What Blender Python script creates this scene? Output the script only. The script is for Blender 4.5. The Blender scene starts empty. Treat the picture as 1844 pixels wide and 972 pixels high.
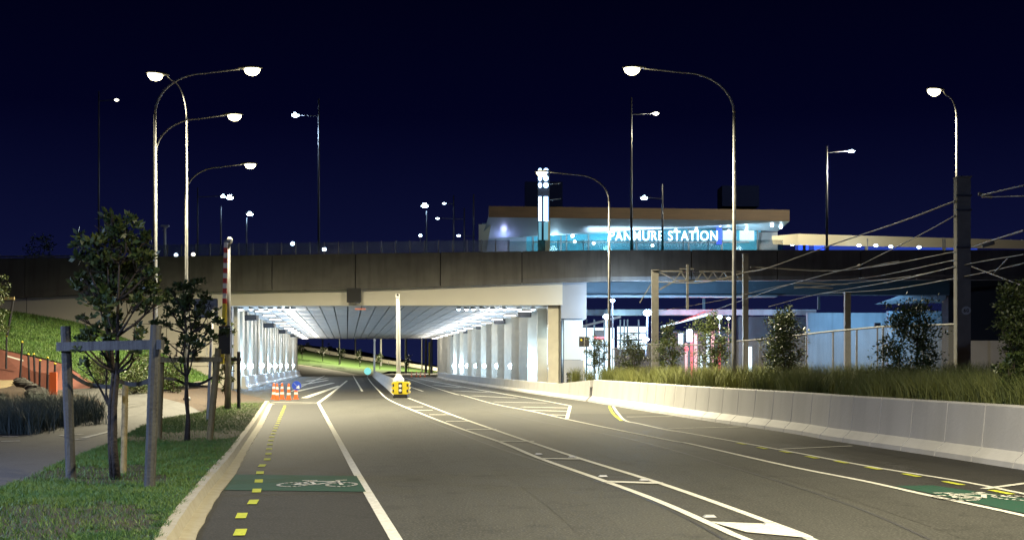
import bpy, math, random
import numpy as np
from mathutils import Vector, Matrix
R = random.Random(7)
C = bpy.context.scene.collection
sc = bpy.context.scene
PI = math.pi
# ------------------------------------------------------------------ camera, world, exposure
F, CX, HY, H = 2305.0, 922.0, 657.0, 1.6       # a 45 mm lens 1.6 m above the road, level, shifted up
cam = bpy.data.cameras.new('camera'); co = bpy.data.objects.new('camera', cam); C.objects.link(co)
cam.lens = 45; cam.sensor_width = 36; cam.clip_end = 3000; cam.clip_start = .1
cam.shift_y = (HY-486)/1844
co.location = (0, 0, H); co.rotation_euler = (PI/2, 0, 0); sc.camera = co
w = bpy.data.worlds.new('World'); sc.world = w; w.use_nodes = True
nt = w.node_tree; nt.nodes.clear()
wo = nt.nodes.new('ShaderNodeOutputWorld'); bg = nt.nodes.new('ShaderNodeBackground')
tc = nt.nodes.new('ShaderNodeTexCoord'); sp = nt.nodes.new('ShaderNodeSeparateXYZ'); cr = nt.nodes.new('ShaderNodeValToRGB')
nt.links.new(tc.outputs['Generated'], sp.inputs[0]); nt.links.new(sp.outputs['Z'], cr.inputs[0])
nt.links.new(cr.outputs[0], bg.inputs[0]); nt.links.new(bg.outputs[0], wo.inputs[0])
e = cr.color_ramp.elements
e[0].position = 0.0; e[0].color = (.0085, .0120, .0560, 1)
e[1].position = 0.32; e[1].color = (.0003, .0004, .0060, 1)
for p_, c_ in ((.10, (.0040, .0055, .0330, 1)), (.19, (.0009, .0012, .0140, 1))):
    q = e.new(p_); q.color = c_
bg.inputs[1].default_value = .75
sc.view_settings.view_transform = 'Standard'; sc.view_settings.look = 'None'
sc.view_settings.exposure = .22; sc.view_settings.gamma = 1; sc.view_settings.use_curve_mapping = False
sc.render.engine = 'CYCLES'
cy = sc.cycles
cy.use_denoising = True; cy.sample_clamp_indirect = 4; cy.sample_clamp_direct = 0; cy.max_bounces = 6
cy.diffuse_bounces = 3; cy.glossy_bounces = 3; cy.transparent_max_bounces = 12; cy.caustics_reflective = False; cy.caustics_refractive = False
cy.use_light_tree = True

WARM = (1.0, .89, .60); COOL = (.62, .80, 1.0); NEUT = (.93, .96, 1.0); BLUE = (.30, .55, 1.0)

# ------------------------------------------------------------------ placing
def P(px, py, Y): return Vector(((px-CX)*Y/F, Y, H-(py-HY)*Y/F))
def G(px, py, z=0.0):
    Y = (H-z)*F/(py-HY); return Vector(((px-CX)*Y/F, Y, z))

# ------------------------------------------------------------------ materials
def mat(name, col, rough=.7, metal=0, noise=None, bump=None, emit=None, alpha=None, spec=.5, trans=None, stain=None):
    m = bpy.data.materials.new(name); m.use_nodes = True
    n = m.node_tree.nodes; l = m.node_tree.links; b = n['Principled BSDF']
    b.inputs['Base Color'].default_value = (*col, 1); b.inputs['Roughness'].default_value = rough
    b.inputs['Metallic'].default_value = metal; b.inputs['Specular IOR Level'].default_value = spec
    g = n.new('ShaderNodeTexCoord')
    out = None
    if noise:                                   # (scale, amount, second colour)
        t = n.new('ShaderNodeTexNoise'); t.inputs['Scale'].default_value = noise[0]; t.inputs['Detail'].default_value = 6
        l.new(g.outputs['Object'], t.inputs['Vector'])
        r = n.new('ShaderNodeMapRange'); r.inputs[1].default_value = .35; r.inputs[2].default_value = .65
        r.inputs[4].default_value = noise[1]; l.new(t.outputs['Fac'], r.inputs[0])
        mx = n.new('ShaderNodeMix'); mx.data_type = 'RGBA'; l.new(r.outputs[0], mx.inputs[0])
        mx.inputs[6].default_value = (*col, 1); mx.inputs[7].default_value = (*noise[2], 1)
        l.new(mx.outputs[2], b.inputs['Base Color']); out = mx.outputs[2]
    if stain:                                   # (vector scale xyz, amount, colour)
        mp = n.new('ShaderNodeMapping'); mp.inputs['Scale'].default_value = stain[0]; l.new(g.outputs['Object'], mp.inputs[0])
        t = n.new('ShaderNodeTexNoise'); t.inputs['Scale'].default_value = 1; t.inputs['Detail'].default_value = 4; l.new(mp.outputs[0], t.inputs['Vector'])
        r = n.new('ShaderNodeMapRange'); r.inputs[1].default_value = .45; r.inputs[2].default_value = .7
        r.inputs[4].default_value = stain[1]; l.new(t.outputs['Fac'], r.inputs[0])
        mx = n.new('ShaderNodeMix'); mx.data_type = 'RGBA'; l.new(r.outputs[0], mx.inputs[0])
        if out: l.new(out, mx.inputs[6])
        else: mx.inputs[6].default_value = (*col, 1)
        mx.inputs[7].default_value = (*stain[2], 1); l.new(mx.outputs[2], b.inputs['Base Color'])
    if bump:                                    # (scale, strength)
        t = n.new('ShaderNodeTexNoise'); t.inputs['Scale'].default_value = bump[0]; t.inputs['Detail'].default_value = 5
        l.new(g.outputs['Object'], t.inputs['Vector'])
        bp = n.new('ShaderNodeBump'); bp.inputs['Strength'].default_value = bump[1]; bp.inputs['Distance'].default_value = .02
        l.new(t.outputs['Fac'], bp.inputs['Height']); l.new(bp.outputs[0], b.inputs['Normal'])
    if emit:
        b.inputs['Emission Color'].default_value = (*emit[0], 1); b.inputs['Emission Strength'].default_value = emit[1]
    if alpha is not None: b.inputs['Alpha'].default_value = alpha
    if trans: b.inputs['Transmission Weight'].default_value = trans
    return m

def asphalt(name, a, b_, speck, rough=.74):
    m = mat(name, a, rough, spec=.26); n = m.node_tree.nodes; l = m.node_tree.links; b = n['Principled BSDF']
    g = n.new('ShaderNodeTexCoord')
    big = n.new('ShaderNodeTexNoise'); big.inputs['Scale'].default_value = .35; big.inputs['Detail'].default_value = 4
    mp = n.new('ShaderNodeMapping'); mp.inputs['Scale'].default_value = (1, .25, 1); l.new(g.outputs['Object'], mp.inputs[0]); l.new(mp.outputs[0], big.inputs['Vector'])
    fine = n.new('ShaderNodeTexNoise'); fine.inputs['Scale'].default_value = 38; fine.inputs['Detail'].default_value = 3; l.new(g.outputs['Object'], fine.inputs['Vector'])
    m1 = n.new('ShaderNodeMix'); m1.data_type = 'RGBA'; m1.inputs[6].default_value = (*a, 1); m1.inputs[7].default_value = (*b_, 1)
    r1 = n.new('ShaderNodeMapRange'); r1.inputs[1].default_value = .35; r1.inputs[2].default_value = .68; l.new(big.outputs['Fac'], r1.inputs[0]); l.new(r1.outputs[0], m1.inputs[0])
    m2 = n.new('ShaderNodeMix'); m2.data_type = 'RGBA'; l.new(m1.outputs[2], m2.inputs[6]); m2.inputs[7].default_value = (*speck, 1)
    r2 = n.new('ShaderNodeMapRange'); r2.inputs[1].default_value = .48; r2.inputs[2].default_value = .68; r2.inputs[4].default_value = .75; l.new(fine.outputs['Fac'], r2.inputs[0]); l.new(r2.outputs[0], m2.inputs[0])
    st = n.new('ShaderNodeTexNoise'); st.inputs['Scale'].default_value = 1.7; st.inputs['Detail'].default_value = 7; st.inputs['Roughness'].default_value = .65
    l.new(g.outputs['Object'], st.inputs['Vector'])
    r3 = n.new('ShaderNodeMapRange'); r3.inputs[1].default_value = .54; r3.inputs[2].default_value = .72; r3.inputs[4].default_value = .55; l.new(st.outputs['Fac'], r3.inputs[0])
    m3 = n.new('ShaderNodeMix'); m3.data_type = 'RGBA'; l.new(r3.outputs[0], m3.inputs[0]); l.new(m2.outputs[2], m3.inputs[6]); m3.inputs[7].default_value = (a[0]*.5, a[1]*.5, a[2]*.5, 1)
    vo = n.new('ShaderNodeTexVoronoi'); vo.feature = 'DISTANCE_TO_EDGE'; vo.inputs['Scale'].default_value = .22
    wp = n.new('ShaderNodeVectorMath'); wp.operation = 'MULTIPLY_ADD'; l.new(st.outputs['Color'], wp.inputs[0]); wp.inputs[1].default_value = (1.6, 1.6, 0); l.new(g.outputs['Object'], wp.inputs[2]); l.new(wp.outputs[0], vo.inputs['Vector'])
    r4 = n.new('ShaderNodeMapRange'); r4.inputs[1].default_value = .0; r4.inputs[2].default_value = .004; r4.inputs[3].default_value = .5; r4.inputs[4].default_value = 0; l.new(vo.outputs['Distance'], r4.inputs[0])
    m4 = n.new('ShaderNodeMix'); m4.data_type = 'RGBA'; l.new(r4.outputs[0], m4.inputs[0]); l.new(m3.outputs[2], m4.inputs[6]); m4.inputs[7].default_value = (a[0]*.35, a[1]*.35, a[2]*.35, 1)
    l.new(m4.outputs[2], b.inputs['Base Color'])
    bp = n.new('ShaderNodeBump'); bp.inputs['Strength'].default_value = .5; bp.inputs['Distance'].default_value = .012
    l.new(fine.outputs['Fac'], bp.inputs['Height']); l.new(bp.outputs[0], b.inputs['Normal'])
    return m

def emis(name, col, s): return mat(name, (.02, .02, .02), .5, emit=(col, s))

def wornpaint(name, col, under=(.06, .056, .05)):
    return mat(name, col, .8, spec=.15, noise=(9, .45, tuple(.6*c+.4*u for c, u in zip(col, under))), stain=((30, 30, 30), .5, tuple(.45*c+.55*u for c, u in zip(col, under))))

M = dict(
    asphalt=asphalt('asphalt', (.032, .032, .028), (.054, .053, .046), (.125, .122, .108)),
    asphalt_dark=asphalt('asphalt_dark', (.018, .0175, .0165), (.027, .026, .024), (.06, .058, .053)),
    path=asphalt('path_concrete', (.060, .060, .060), (.082, .080, .076), (.12, .118, .11)),
    redpath=mat('red_path', (.24, .085, .06), .8, noise=(3, .6, (.17, .06, .045))),
    soil=mat('soil', (.035, .022, .014), .95, noise=(9, .9, (.075, .048, .028)), bump=(30, .8)),
    turf=mat('turf', (.028, .038, .014), .95, noise=(5, .9, (.055, .038, .022)), bump=(40, .7)),
    hillgrass=mat('hill_grass', (.05, .10, .014), .95, noise=(6, .8, (.03, .07, .012)), bump=(25, 1)),
    kerb=mat('kerb_concrete', (.40, .37, .29), .8, noise=(6, .7, (.33, .29, .21)), bump=(30, .4)),
    barrier=mat('barrier_concrete', (.60, .59, .58), .8, noise=(1.2, .4, (.52, .51, .50)), stain=((1.5, 1.5, .25), .4, (.40, .395, .39)), bump=(14, .2)),
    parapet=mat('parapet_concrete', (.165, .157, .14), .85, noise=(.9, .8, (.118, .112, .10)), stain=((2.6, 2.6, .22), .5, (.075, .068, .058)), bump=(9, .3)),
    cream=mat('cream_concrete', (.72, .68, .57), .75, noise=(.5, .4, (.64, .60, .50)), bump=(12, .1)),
    wallc=mat('tunnel_wall_concrete', (.42, .42, .41), .55, noise=(.8, .5, (.34, .34, .335)), stain=((.8, .8, .15), .4, (.3, .3, .3))),
    rib=mat('rib_paint', (.70, .66, .54), .5, noise=(2, .4, (.52, .48, .4))),
    ceil=mat('ceiling_planks', (.66, .65, .61), .6, noise=(1.5, .5, (.56, .55, .52))),
    darkgap=mat('dark_gap', (.02, .02, .022), .9),
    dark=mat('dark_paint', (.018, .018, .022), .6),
    white=wornpaint('white_road_paint', (.66, .65, .59)),
    yellow=wornpaint('yellow_road_paint', (.50, .53, .05)),
    green=wornpaint('green_road_paint', (.015, .07, .045)),
    steel=mat('galvanised_steel', (.18, .18, .18), .5, metal=.6, noise=(4, .5, (.36, .36, .35))),
    darksteel=mat('dark_steel', (.10, .105, .12), .45, metal=.6),
    maststeel=mat('mast_steel', (.20, .19, .165), .7, metal=.2, noise=(3, .7, (.14, .135, .12)), bump=(15, .3)),
    wire=mat('wire_metal', (.12, .11, .095), .6, metal=.3),
    timber=mat('weathered_timber', (.12, .118, .10), .85, noise=(6, .8, (.10, .095, .08)), stain=((25, 25, 2), .8, (.055, .05, .045)), bump=(30, .6)),
    timbery=mat('pale_timber', (.33, .26, .11), .85, noise=(6, .8, (.22, .17, .08)), stain=((25, 25, 2), .7, (.12, .09, .04)), bump=(30, .5)),
    strap=mat('tree_strap', (.05, .048, .04), .8),
    bark=mat('bark', (.07, .055, .04), .95, noise=(20, .9, (.035, .028, .022)), bump=(40, 1)),
    cone=mat('orange_plastic', (.75, .14, .03), .5), band=mat('reflective_band', (.8, .8, .78), .4),
    crashy=mat('yellow_plastic', (.72, .56, .01), .45, noise=(5, .4, (.5, .4, .02))),
    blue=mat('blue_sign', (.02, .06, .45), .4), signgrey=mat('sign_face', (.26, .27, .27), .5), matt=mat('matt_black', (.008, .012, .04), 1, spec=0), black=mat('black', (.006, .006, .007), .6),
    red=mat('red_stripe', (.55, .03, .015), .5), whitep=mat('white_paint', (.75, .74, .7), .45), yelp=mat('yellow_paint', (.7, .55, .02), .5),
    glassm=mat('screen_glass', (.13, .17, .30), .25, alpha=.38), teal=mat('teal_glass', (.05, .42, .52), .12, alpha=.30),
    fascia=mat('timber_fascia', (.13, .08, .04), .6, stain=((.5, .5, 14), .7, (.07, .045, .025)), noise=(.6, .6, (.09, .058, .03))),
    soffit=mat('soffit_panel', (.26, .32, .36), .28, spec=.7, noise=(.4, .3, (.25, .29, .31))),
    sbody=mat('station_wall', (.55, .56, .55), .6, noise=(1, .3, (.45, .46, .46))),
    canopyf=mat('canopy_fascia', (.70, .64, .46), .5),
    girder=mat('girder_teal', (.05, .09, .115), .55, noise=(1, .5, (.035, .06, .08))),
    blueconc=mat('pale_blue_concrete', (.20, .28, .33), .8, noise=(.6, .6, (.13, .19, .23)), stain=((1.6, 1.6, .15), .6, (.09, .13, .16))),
    lens_w=emis('lens_warm', (1, .88, .52), 14), lens_c=emis('lens_cool', (.55, .80, 1), 40), lens_n=emis('lens_neutral', (.9, .96, 1), 40),
    lens_wall=emis('lens_wall', (.55, .78, 1), 55), lens_cl=emis('lens_ceiling', (1, .96, .86), 5),
    lens_s=emis('lens_small', (.65, .85, 1), 10), lens_sw=emis('lens_small_warm', (1, .92, .72), 10),
    letters=emis('letters_light', (.45, .75, 1), 5.5), strip=emis('strip_light', (.35, .60, 1), 6), stripdim=emis('strip_dim', (.15, .42, .55), .9),
    litwhite=emis('lit_interior', (.66, .88, 1), 2.4), lithall=emis('lit_hall', (.20, .50, .85), .55), litteal=emis('lit_teal', (.12, .50, .78), .85), litred=emis('lit_red', (1, .10, .16), 1.5),
    litpink=emis('lit_pink', (1, .5, .55), 1.4), litblue=emis('lit_blue', (.03, .10, 1), 1.6), greenlit=emis('green_screen', (.1, .9, .6), 2),
    leafA=mat('leaf_dark', (.036, .068, .022), .42, noise=(5, .95, (.10, .12, .028)), spec=.5),
    leafY=mat('leaf_olive', (.065, .085, .018), .5, noise=(4, .8, (.035, .055, .014))),
    blade=mat('grass_blade', (.070, .165, .028), .6, noise=(1.3, .9, (.13, .21, .035))),
    tuss=mat('tussock_blade', (.22, .23, .06), .65, noise=(.9, .9, (.13, .16, .045))),
    tussb=mat('tussock_grey', (.06, .085, .075), .6, noise=(2, .7, (.09, .11, .08))),
    rock=mat('rock', (.06, .055, .05), .9, noise=(4, .8, (.03, .03, .028)), bump=(9, 1)),
)

# ------------------------------------------------------------------ mesh building and tagging
def wloc(o):
    v = Vector((0, 0, 0))
    while o: v += o.location; o = o.parent
    return v
class MB:
    def __init__(s): s.v = []; s.f = []
    def poly(s, pts):
        n = len(s.v); s.v += [tuple(p) for p in pts]; s.f.append(tuple(range(n, n+len(pts)))); return s
    def hexa(s, b):                                # 8 corners, bottom 4 then top 4
        n = len(s.v); s.v += [tuple(p) for p in b]
        s.f += [tuple(n+i for i in q) for q in ((3,2,1,0),(4,5,6,7),(0,1,5,4),(1,2,6,5),(2,3,7,6),(3,0,4,7))]; return s
    def box(s, c, size, rz=0, bevel=0):
        cx_, cy_, cz = c; a, b, h = size[0]/2, size[1]/2, size[2]/2; cs, sn = math.cos(rz), math.sin(rz)
        pts = []
        for dz in (-h, h):
            for dx, dy in ((-a,-b),(a,-b),(a,b),(-a,b)): pts.append((cx_+dx*cs-dy*sn, cy_+dx*sn+dy*cs, cz+dz))
        return s.hexa(pts)
    def bar(s, p, q, wx, wy=None):                 # square bar from p to q
        p = Vector(p); q = Vector(q); d = (q-p).normalized(); wy = wy or wx
        up = Vector((0, 0, 1)) if abs(d.z) < .9 else Vector((0, 1, 0))
        u = d.cross(up).normalized(); v = u.cross(d)
        pts = [o + u*(a*wx/2) + v*(b*wy/2) for o in (p, q) for a, b in ((-1,-1),(1,-1),(1,1),(-1,1))]
        return s.hexa(pts)
    def tube(s, path, rad, seg=8, cap=True):
        path = [Vector(p) for p in path]; n = len(path)
        if not hasattr(rad, '__len__'): rad = [rad]*n
        rings = []; u = None
        for i, p in enumerate(path):
            d = (path[min(i+1, n-1)]-path[max(i-1, 0)]).normalized()
            if u is None: u = d.cross(Vector((0, 1, 0)) if abs(d.y) < .9 else Vector((1, 0, 0))).normalized()
            else: u = (u - d*u.dot(d)).normalized()
            v = d.cross(u); r0 = len(s.v)
            for k in range(seg):
                a = 2*PI*k/seg; s.v.append(tuple(p+u*(rad[i]*math.cos(a))+v*(rad[i]*math.sin(a))))
            rings.append(r0)
        for a, b in zip(rings, rings[1:]):
            for k in range(seg): s.f.append((a+k, a+(k+1)%seg, b+(k+1)%seg, b+k))
        if cap: s.f.append(tuple(rings[0]+k for k in range(seg))[::-1]); s.f.append(tuple(rings[-1]+k for k in range(seg)))
        return s
    def lathe(s, c, prof, seg=16):                 # prof: (r, z) list
        return s.tube([(c[0], c[1], c[2]+z) for r, z in prof], [max(r, .001) for r, z in prof], seg)
    def ell(s, c, r, nu=12, nv=8, a0=-PI/2, a1=PI/2):
        base = len(s.v)
        for j in range(nv+1):
            t = a0+(a1-a0)*j/nv
            for i in range(nu):
                p = 2*PI*i/nu; s.v.append((c[0]+r[0]*math.cos(t)*math.cos(p), c[1]+r[1]*math.cos(t)*math.sin(p), c[2]+r[2]*math.sin(t)))
        for j in range(nv):
            for i in range(nu): s.f.append((base+j*nu+i, base+j*nu+(i+1)%nu, base+(j+1)*nu+(i+1)%nu, base+(j+1)*nu+i))
        return s
    def ribbon(s, pts, w, nw=None):                # flat ribbon on the ground
        pts = [Vector(p) for p in pts]; n = len(pts); L = []; Rr = []
        for i, p in enumerate(pts):
            d = pts[min(i+1, n-1)]-pts[max(i-1, 0)]; d.z = 0; d.normalize(); q = Vector((-d.y, d.x, 0))
            ww = w[i] if hasattr(w, '__len__') else w
            L.append(p+q*ww/2); Rr.append(p-q*ww/2)
        return s.strip(L, Rr)
    def strip(s, A, B):
        n = len(s.v); k = len(A); s.v += [tuple(p) for p in A]+[tuple(p) for p in B]
        for i in range(k-1): s.f.append((n+i, n+i+1, n+k+i+1, n+k+i))
        return s
    def build(s, name, m, parent=None, loc=None, smooth=False):
        me = bpy.data.meshes.new(name)
        if parent is not None: off = wloc(parent); l = Vector((0, 0, 0))
        elif loc is not None: off = Vector(loc); l = Vector(loc)
        else:
            a = np.array(s.v); l = Vector((float(a[:,0].mean()), float(a[:,1].mean()), float(a[:,2].min()))); off = l
        me.from_pydata([(v[0]-off[0], v[1]-off[1], v[2]-off[2]) for v in s.v], [], s.f)
        me.materials.append(M[m] if isinstance(m, str) else m)
        if smooth: me.polygons.foreach_set('use_smooth', [True]*len(me.polygons))
        me.update()
        o = bpy.data.objects.new(name, me); C.objects.link(o); o.location = l; o.parent = parent
        return o
def tag(o, label=None, cat=None, group=None, kind=None):
    if label: o['label'] = label
    if cat: o['category'] = cat
    if group: o['group'] = group
    if kind: o['kind'] = kind
    return o
def empty(name, loc, label, cat, group=None):
    o = bpy.data.objects.new(name, None); C.objects.link(o); o.location = loc; o.empty_display_size = .2
    return tag(o, label, cat, group)
def struct(name, mb, m): return tag(mb.build(name, m, loc=(0, 0, 0)), kind='structure')
def copy_tree(o, parent=None):
    c = o.copy(); C.objects.link(c); c.parent = parent
    for ch in [x for x in o.children]: copy_tree(ch, c)
    return c
def smooth_curve(pts, n=8):                        # Catmull-Rom
    pts = [Vector(p) for p in pts]; out = []
    for i in range(len(pts)-1):
        p0 = pts[max(i-1, 0)]; p1 = pts[i]; p2 = pts[i+1]; p3 = pts[min(i+2, len(pts)-1)]
        if i == 0: p0 = p1*2-p2
        if i == len(pts)-2: p3 = p2*2-p1
        for k in range(n):
            t = k/n; out.append(.5*((2*p1)+(p2-p0)*t+(2*p0-5*p1+4*p2-p3)*t*t+(3*p1-p0-3*p2+p3)*t**3))
    out.append(pts[-1]); return out
def lamp(parent, loc, power, col, kind='SPOT', size=2.9, blend=.6, r=.12, rot=(0, 0, 0), sx=None, sy=None):
    l = bpy.data.lights.new('bulb', kind); l.energy = power; l.color = col
    if kind == 'SPOT': l.spot_size = size; l.spot_blend = blend
    if kind in ('SPOT', 'POINT'): l.shadow_soft_size = r
    if kind == 'AREA': l.shape = 'RECTANGLE'; l.size = sx; l.size_y = sy
    o = bpy.data.objects.new('bulb', l); C.objects.link(o)
    o.location = Vector(loc)-(wloc(parent) if parent else Vector((0, 0, 0))); o.rotation_euler = rot; o.parent = parent
    return o
def interp(tab, Y):
    if Y <= tab[0][0]:
        (a, xa), (b, xb) = tab[0], tab[1]; return xa+(xb-xa)*(Y-a)/(b-a)
    for (a, xa), (b, xb) in zip(tab, tab[1:]):
        if Y <= b: return xa+(xb-xa)*(Y-a)/(b-a)
    return tab[-1][1]

# ------------------------------------------------------------------ the lie of the land
kin = [G(*p) for p in ((350,972),(370,934),(389,898),(424,853),(448,807),(472,768),(490,728))]          # channel edge
kout = [G(*p) for p in ((293,972),(318,934),(345,902),(379,859),(411,824),(451,768),(480,723))]         # kerb back
KIN = [(p.y, p.x) for p in kin]; KOUT = [(p.y, p.x) for p in kout]
bar = [G(*p) for p in ((1844,846),(1668,818.5),(1498,793),(1413,778),(1244,753),(1101,729.5),(971,710.5),(862.7,694),(808.5,684.7))]
BAR = [(p.y, p.x) for p in bar]
TY0, TY1, CZ = 84.0, 191.0, 5.5
def wl(Y): return -18.4-.129*(Y-TY0)               # left tunnel wall
def wr(Y): return 3.2-.129*(Y-TY0)                 # right tunnel wall
def road_l(Y):
    if Y < KIN[-1][0]: return interp(KIN, Y)
    return interp([(KIN[-1][0], KIN[-1][1]), (56, -12.4), (62, -15.2), (84, -18.4), (200, wl(200))], Y)
def road_r(Y): return interp(BAR+[(200, wr(200)-1.0)], Y)

g_ = MB().poly([(-900, -60, -.06), (900, -60, -.06), (900, 1500, -.06), (-900, 1500, -.06)])
struct('ground', g_, 'soil')
ys = [3, 6, 9, 12, 15, 18, 22, 27, 33, 40, 46, 51, 53, 56, 62, 70, 84, 100, 130, 165, 200]
struct('road', MB().strip([(road_l(y) if y > 4 else road_l(4), y, 0) for y in ys], [(road_r(y)+.25, y, 0) for y in ys]), 'asphalt')

# darker newer seal: cycle lane and the parking side
wline = smooth_curve([G(*p, .004) for p in ((790,1100),(714,972),(645,856),(607,787),(573,725))], 6)
rline1 = smooth_curve([G(*p, .004) for p in ((2100,992),(1844,928),(1668,890.5),(1557.6,866),(1413.5,837.5),(1244,799),(1199,791),(1040,758.6),(957.6,740),(890,727),(835.6,712),(781,697),(700,670))], 6)
def line_x(line, Y):
    for a, b in zip(line, line[1:]):
        if (a.y-Y)*(b.y-Y) <= 0 and a.y != b.y: return a.x+(b.x-a.x)*(Y-a.y)/(b.y-a.y)
    return None
ysd = [y for y in np.arange(8.4, 53, 1.5)]
struct('cycle_lane', MB().strip([(interp(KIN, y), y, .004) for y in ysd], [(line_x(wline, y), y, .004) for y in ysd]), 'asphalt_dark')
ysd = [y for y in np.arange(13.5, 43, 1.5)]
struct('parking_lane', MB().strip([(line_x(rline1, y)+.02, y, .004) for y in ysd], [(road_r(y)+.1, y, .004) for y in ysd]), 'asphalt_dark')

struct('road_patch', MB().poly([G(*p, .004) for p in ((588,722),(738,714),(668,684),(628,684))]), 'asphalt_dark')
sm = MB()
for pts in (((1420,1037),(1180,905),(1000,840),(880,800),(800,768),(735,742)),((1740,1000),(1520,905),(1300,835),(1130,789),(980,760),(860,735)),((640,1037),(600,900),(566,800),(548,740))):
    sm.ribbon(smooth_curve([G(*p, .0035) for p in pts], 8), .035)
struct('road_seam', sm, 'dark')
sm = MB()
for pts, wd in ((((1560,1037),(1390,940),(1240,862),(1050,800),(930,762)),.55),(((1980,1037),(1640,920),(1400,850),(1180,800)),.55),(((860,1037),(790,900),(730,800),(690,745)),.55),(((1180,1037),(1010,900),(880,820),(780,760)),.5)):
    sm.ribbon(smooth_curve([G(*p, .0025) for p in pts], 8), wd)
struct('tyre_track', sm, asphalt('tyre_track', (.029, .029, .025), (.050, .049, .0425), (.115, .112, .099)))
# ---- painted lines
def zed(pts, z): return [Vector((p.x, p.y, z)) for p in pts]
mk = MB()
mk.ribbon(zed(wline, .008), .115)
mk.ribbon(zed(rline1, .008), .10)
lowl = smooth_curve([G(*p, .008) for p in ((1520,1037),(1336,967),(1290.5,947),(1183,900),(1079.6,862),(971,824),(903,796),(835.6,773),(766,747),(700,719),(682,703),(668,688),(661,678))], 5)
upl = smooth_curve([G(*p, .008) for p in ((1640,1037),(1466,972),(1420.7,952),(1200,873),(1039,823),(957.6,796),(890,773),(808,744),(735,716))], 5)
mk.ribbon(lowl, .10); mk.ribbon(upl, .10)
for a, b, ww in (((727,732),(762,732),.3),((741,738),(779,738),.3),((773,746),(811,746),.26),((803,757.7),(849,757.7),.22),((840,772.3),(894,772.3),.22),((892,793.7),(962,793.7),.20),((972,824.6),(1044,825.5),.20),((1090,866),(1192,869),.22)):
    mk.ribbon([G(*a, .012), G(*b, .012)], ww)
mk.poly([G(*p, .012) for p in ((1278,938),(1400,943),(1462,968),(1345,957))])
mk.ribbon([G(573,725,.012), G(600,705,.012), G(625,685,.012)], .16)
mk.ribbon([G(490,723.5,.012), G(573,725,.012)], .25)
for a, b in (((548,716),(612,694)),((535,704),(600,689)),((540,693),(590,684)),((552,686),(590,680.5))): mk.ribbon([G(*a, .012), G(*b, .012)], .35)
mk.ribbon(smooth_curve([G(*p, .008) for p in ((1025,729.5),(957.6,717),(890,706),(808,691.5),(740,679))]), .14)
mk.ribbon([G(1027,730,.012), G(1021,753,.012)], .11)
for a, b in (((940,732),(1024,734)),((957,738),(1022,740)),((990,746),(1021,747)),((890,723),(985,725)),((850,712),(930,716)),((815,703),(880,706)),((780,693),(830,697))):
    mk.ribbon([G(*a, .012), G(*b, .012)], .28)
rline2 = smooth_curve([G(*p, .008) for p in ((2000,919),(1844,888),(1727,865),(1557.6,837.5),(1405,809),(1244,780),(1200,773),(1150,762),(1126,756.6),(1113,744),(1104,731)) ], 6)
mk.ribbon(rline2, .09)
for a, b in (((1128,750),(1212,749)),((1203,771),(1336,767.7)),((1403,808),(1534,802)),((1772,879),(1900,862))): mk.ribbon([G(*a, .012), G(*b, .012)], .11)
# lane edge lines running on through the underpass
for off in (4.2, 8.5, 12.2):
    mk.ribbon([(wl(y)+off, y, .008) for y in (78, 100, 130, 160, 198)], .13)
struct('lane_line', mk, 'white')
yl = MB()
dash = [(-2.585,12.2),(-2.87,13.56),(-3.01,14.9),(-3.25,16.3),(-3.50,17.7),(-3.74,19),(-3.97,20.3),(-4.13,21.6)]
dl = smooth_curve([Vector((-2.45,10.8,0))]+[Vector((x,y,0)) for x, y in dash]+[Vector((-5.26,28,0)),Vector((-6.9,38,0)),Vector((-9.2,52,0))], 6)
y = 10.85
while y < 51:
    def dx(Y):
        for a, b in zip(dl, dl[1:]):
            if a.y <= Y <= b.y: return a.x+(b.x-a.x)*(Y-a.y)/(b.y-a.y)
        return -9.2
    yl.ribbon([(dx(y-.24), y-.24, .012), (dx(y+.24), y+.24, .012)], .11); y += 1.35
for px, py in ((1335,798),(1373,806),(1415,813),(1462,822.5),(1515,831),(1572,842),(1641,854.5),(1717,869),(1803,885)):
    c = G(px, py, .012); yl.ribbon([c+Vector((-.03,.26,0)), c+Vector((.03,-.26,0))], .11)
yl.ribbon(smooth_curve([G(*p, .008) for p in ((1119,757),(1104,744),(1097,731))]), .09)
struct('no_stopping_line', yl, 'yellow')
gm = MB().poly([G(*p, .010) for p in ((403,881.5),(659,884.5),(642,856),(424,853.5))])
gm.poly([G(*p, .010) for p in ((1612,874),(1905,936),(1905,905),(1680,873))])
struct('green_cycle_patch', gm, 'green')
def bike(mb, f, th):                               # f maps the emblem's (u, v) to the ground or a sign
    def stroke(pts, t=th):
        for a, b in zip(pts, pts[1:]):
            d = Vector((b[0]-a[0], b[1]-a[1])); d.normalize(); q = Vector((-d.y, d.x))*t/2
            a0 = Vector(a)-d*t*.3; b0 = Vector(b)+d*t*.3
            mb.poly([f(*(a0+q)), f(*(b0+q)), f(*(b0-q)), f(*(a0-q))])
    for cx_ in (-.31, .31): stroke([(cx_+.185*math.cos(i*PI/9), -.13+.185*math.sin(i*PI/9)) for i in range(19)])
    stroke([(-.31,-.13),(-.16,.17),(.19,.17),(-.02,-.13),(-.31,-.13)]); stroke([(-.02,-.13),(-.19,.25)]); stroke([(-.27,.26),(-.10,.26)])
    stroke([(.31,-.13),(.17,.29),(.28,.31)])
sy = MB(); q0 = G(490, 877, .014); q1 = G(635, 877, .014)
def fb(u, v): return Vector((q0.x+(q1.x-q0.x)*(u+.5), q0.y+.62+v*1.5, .014))
bike(sy, fb, .045)
c2 = G(1765, 894, .014)
def fb2(u, v): return Vector((c2.x+u*1.15-v*.25, c2.y+.1+v*1.5, .014))
bike(sy, fb2, .05)
struct('cycle_symbol', sy, 'white')

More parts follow.
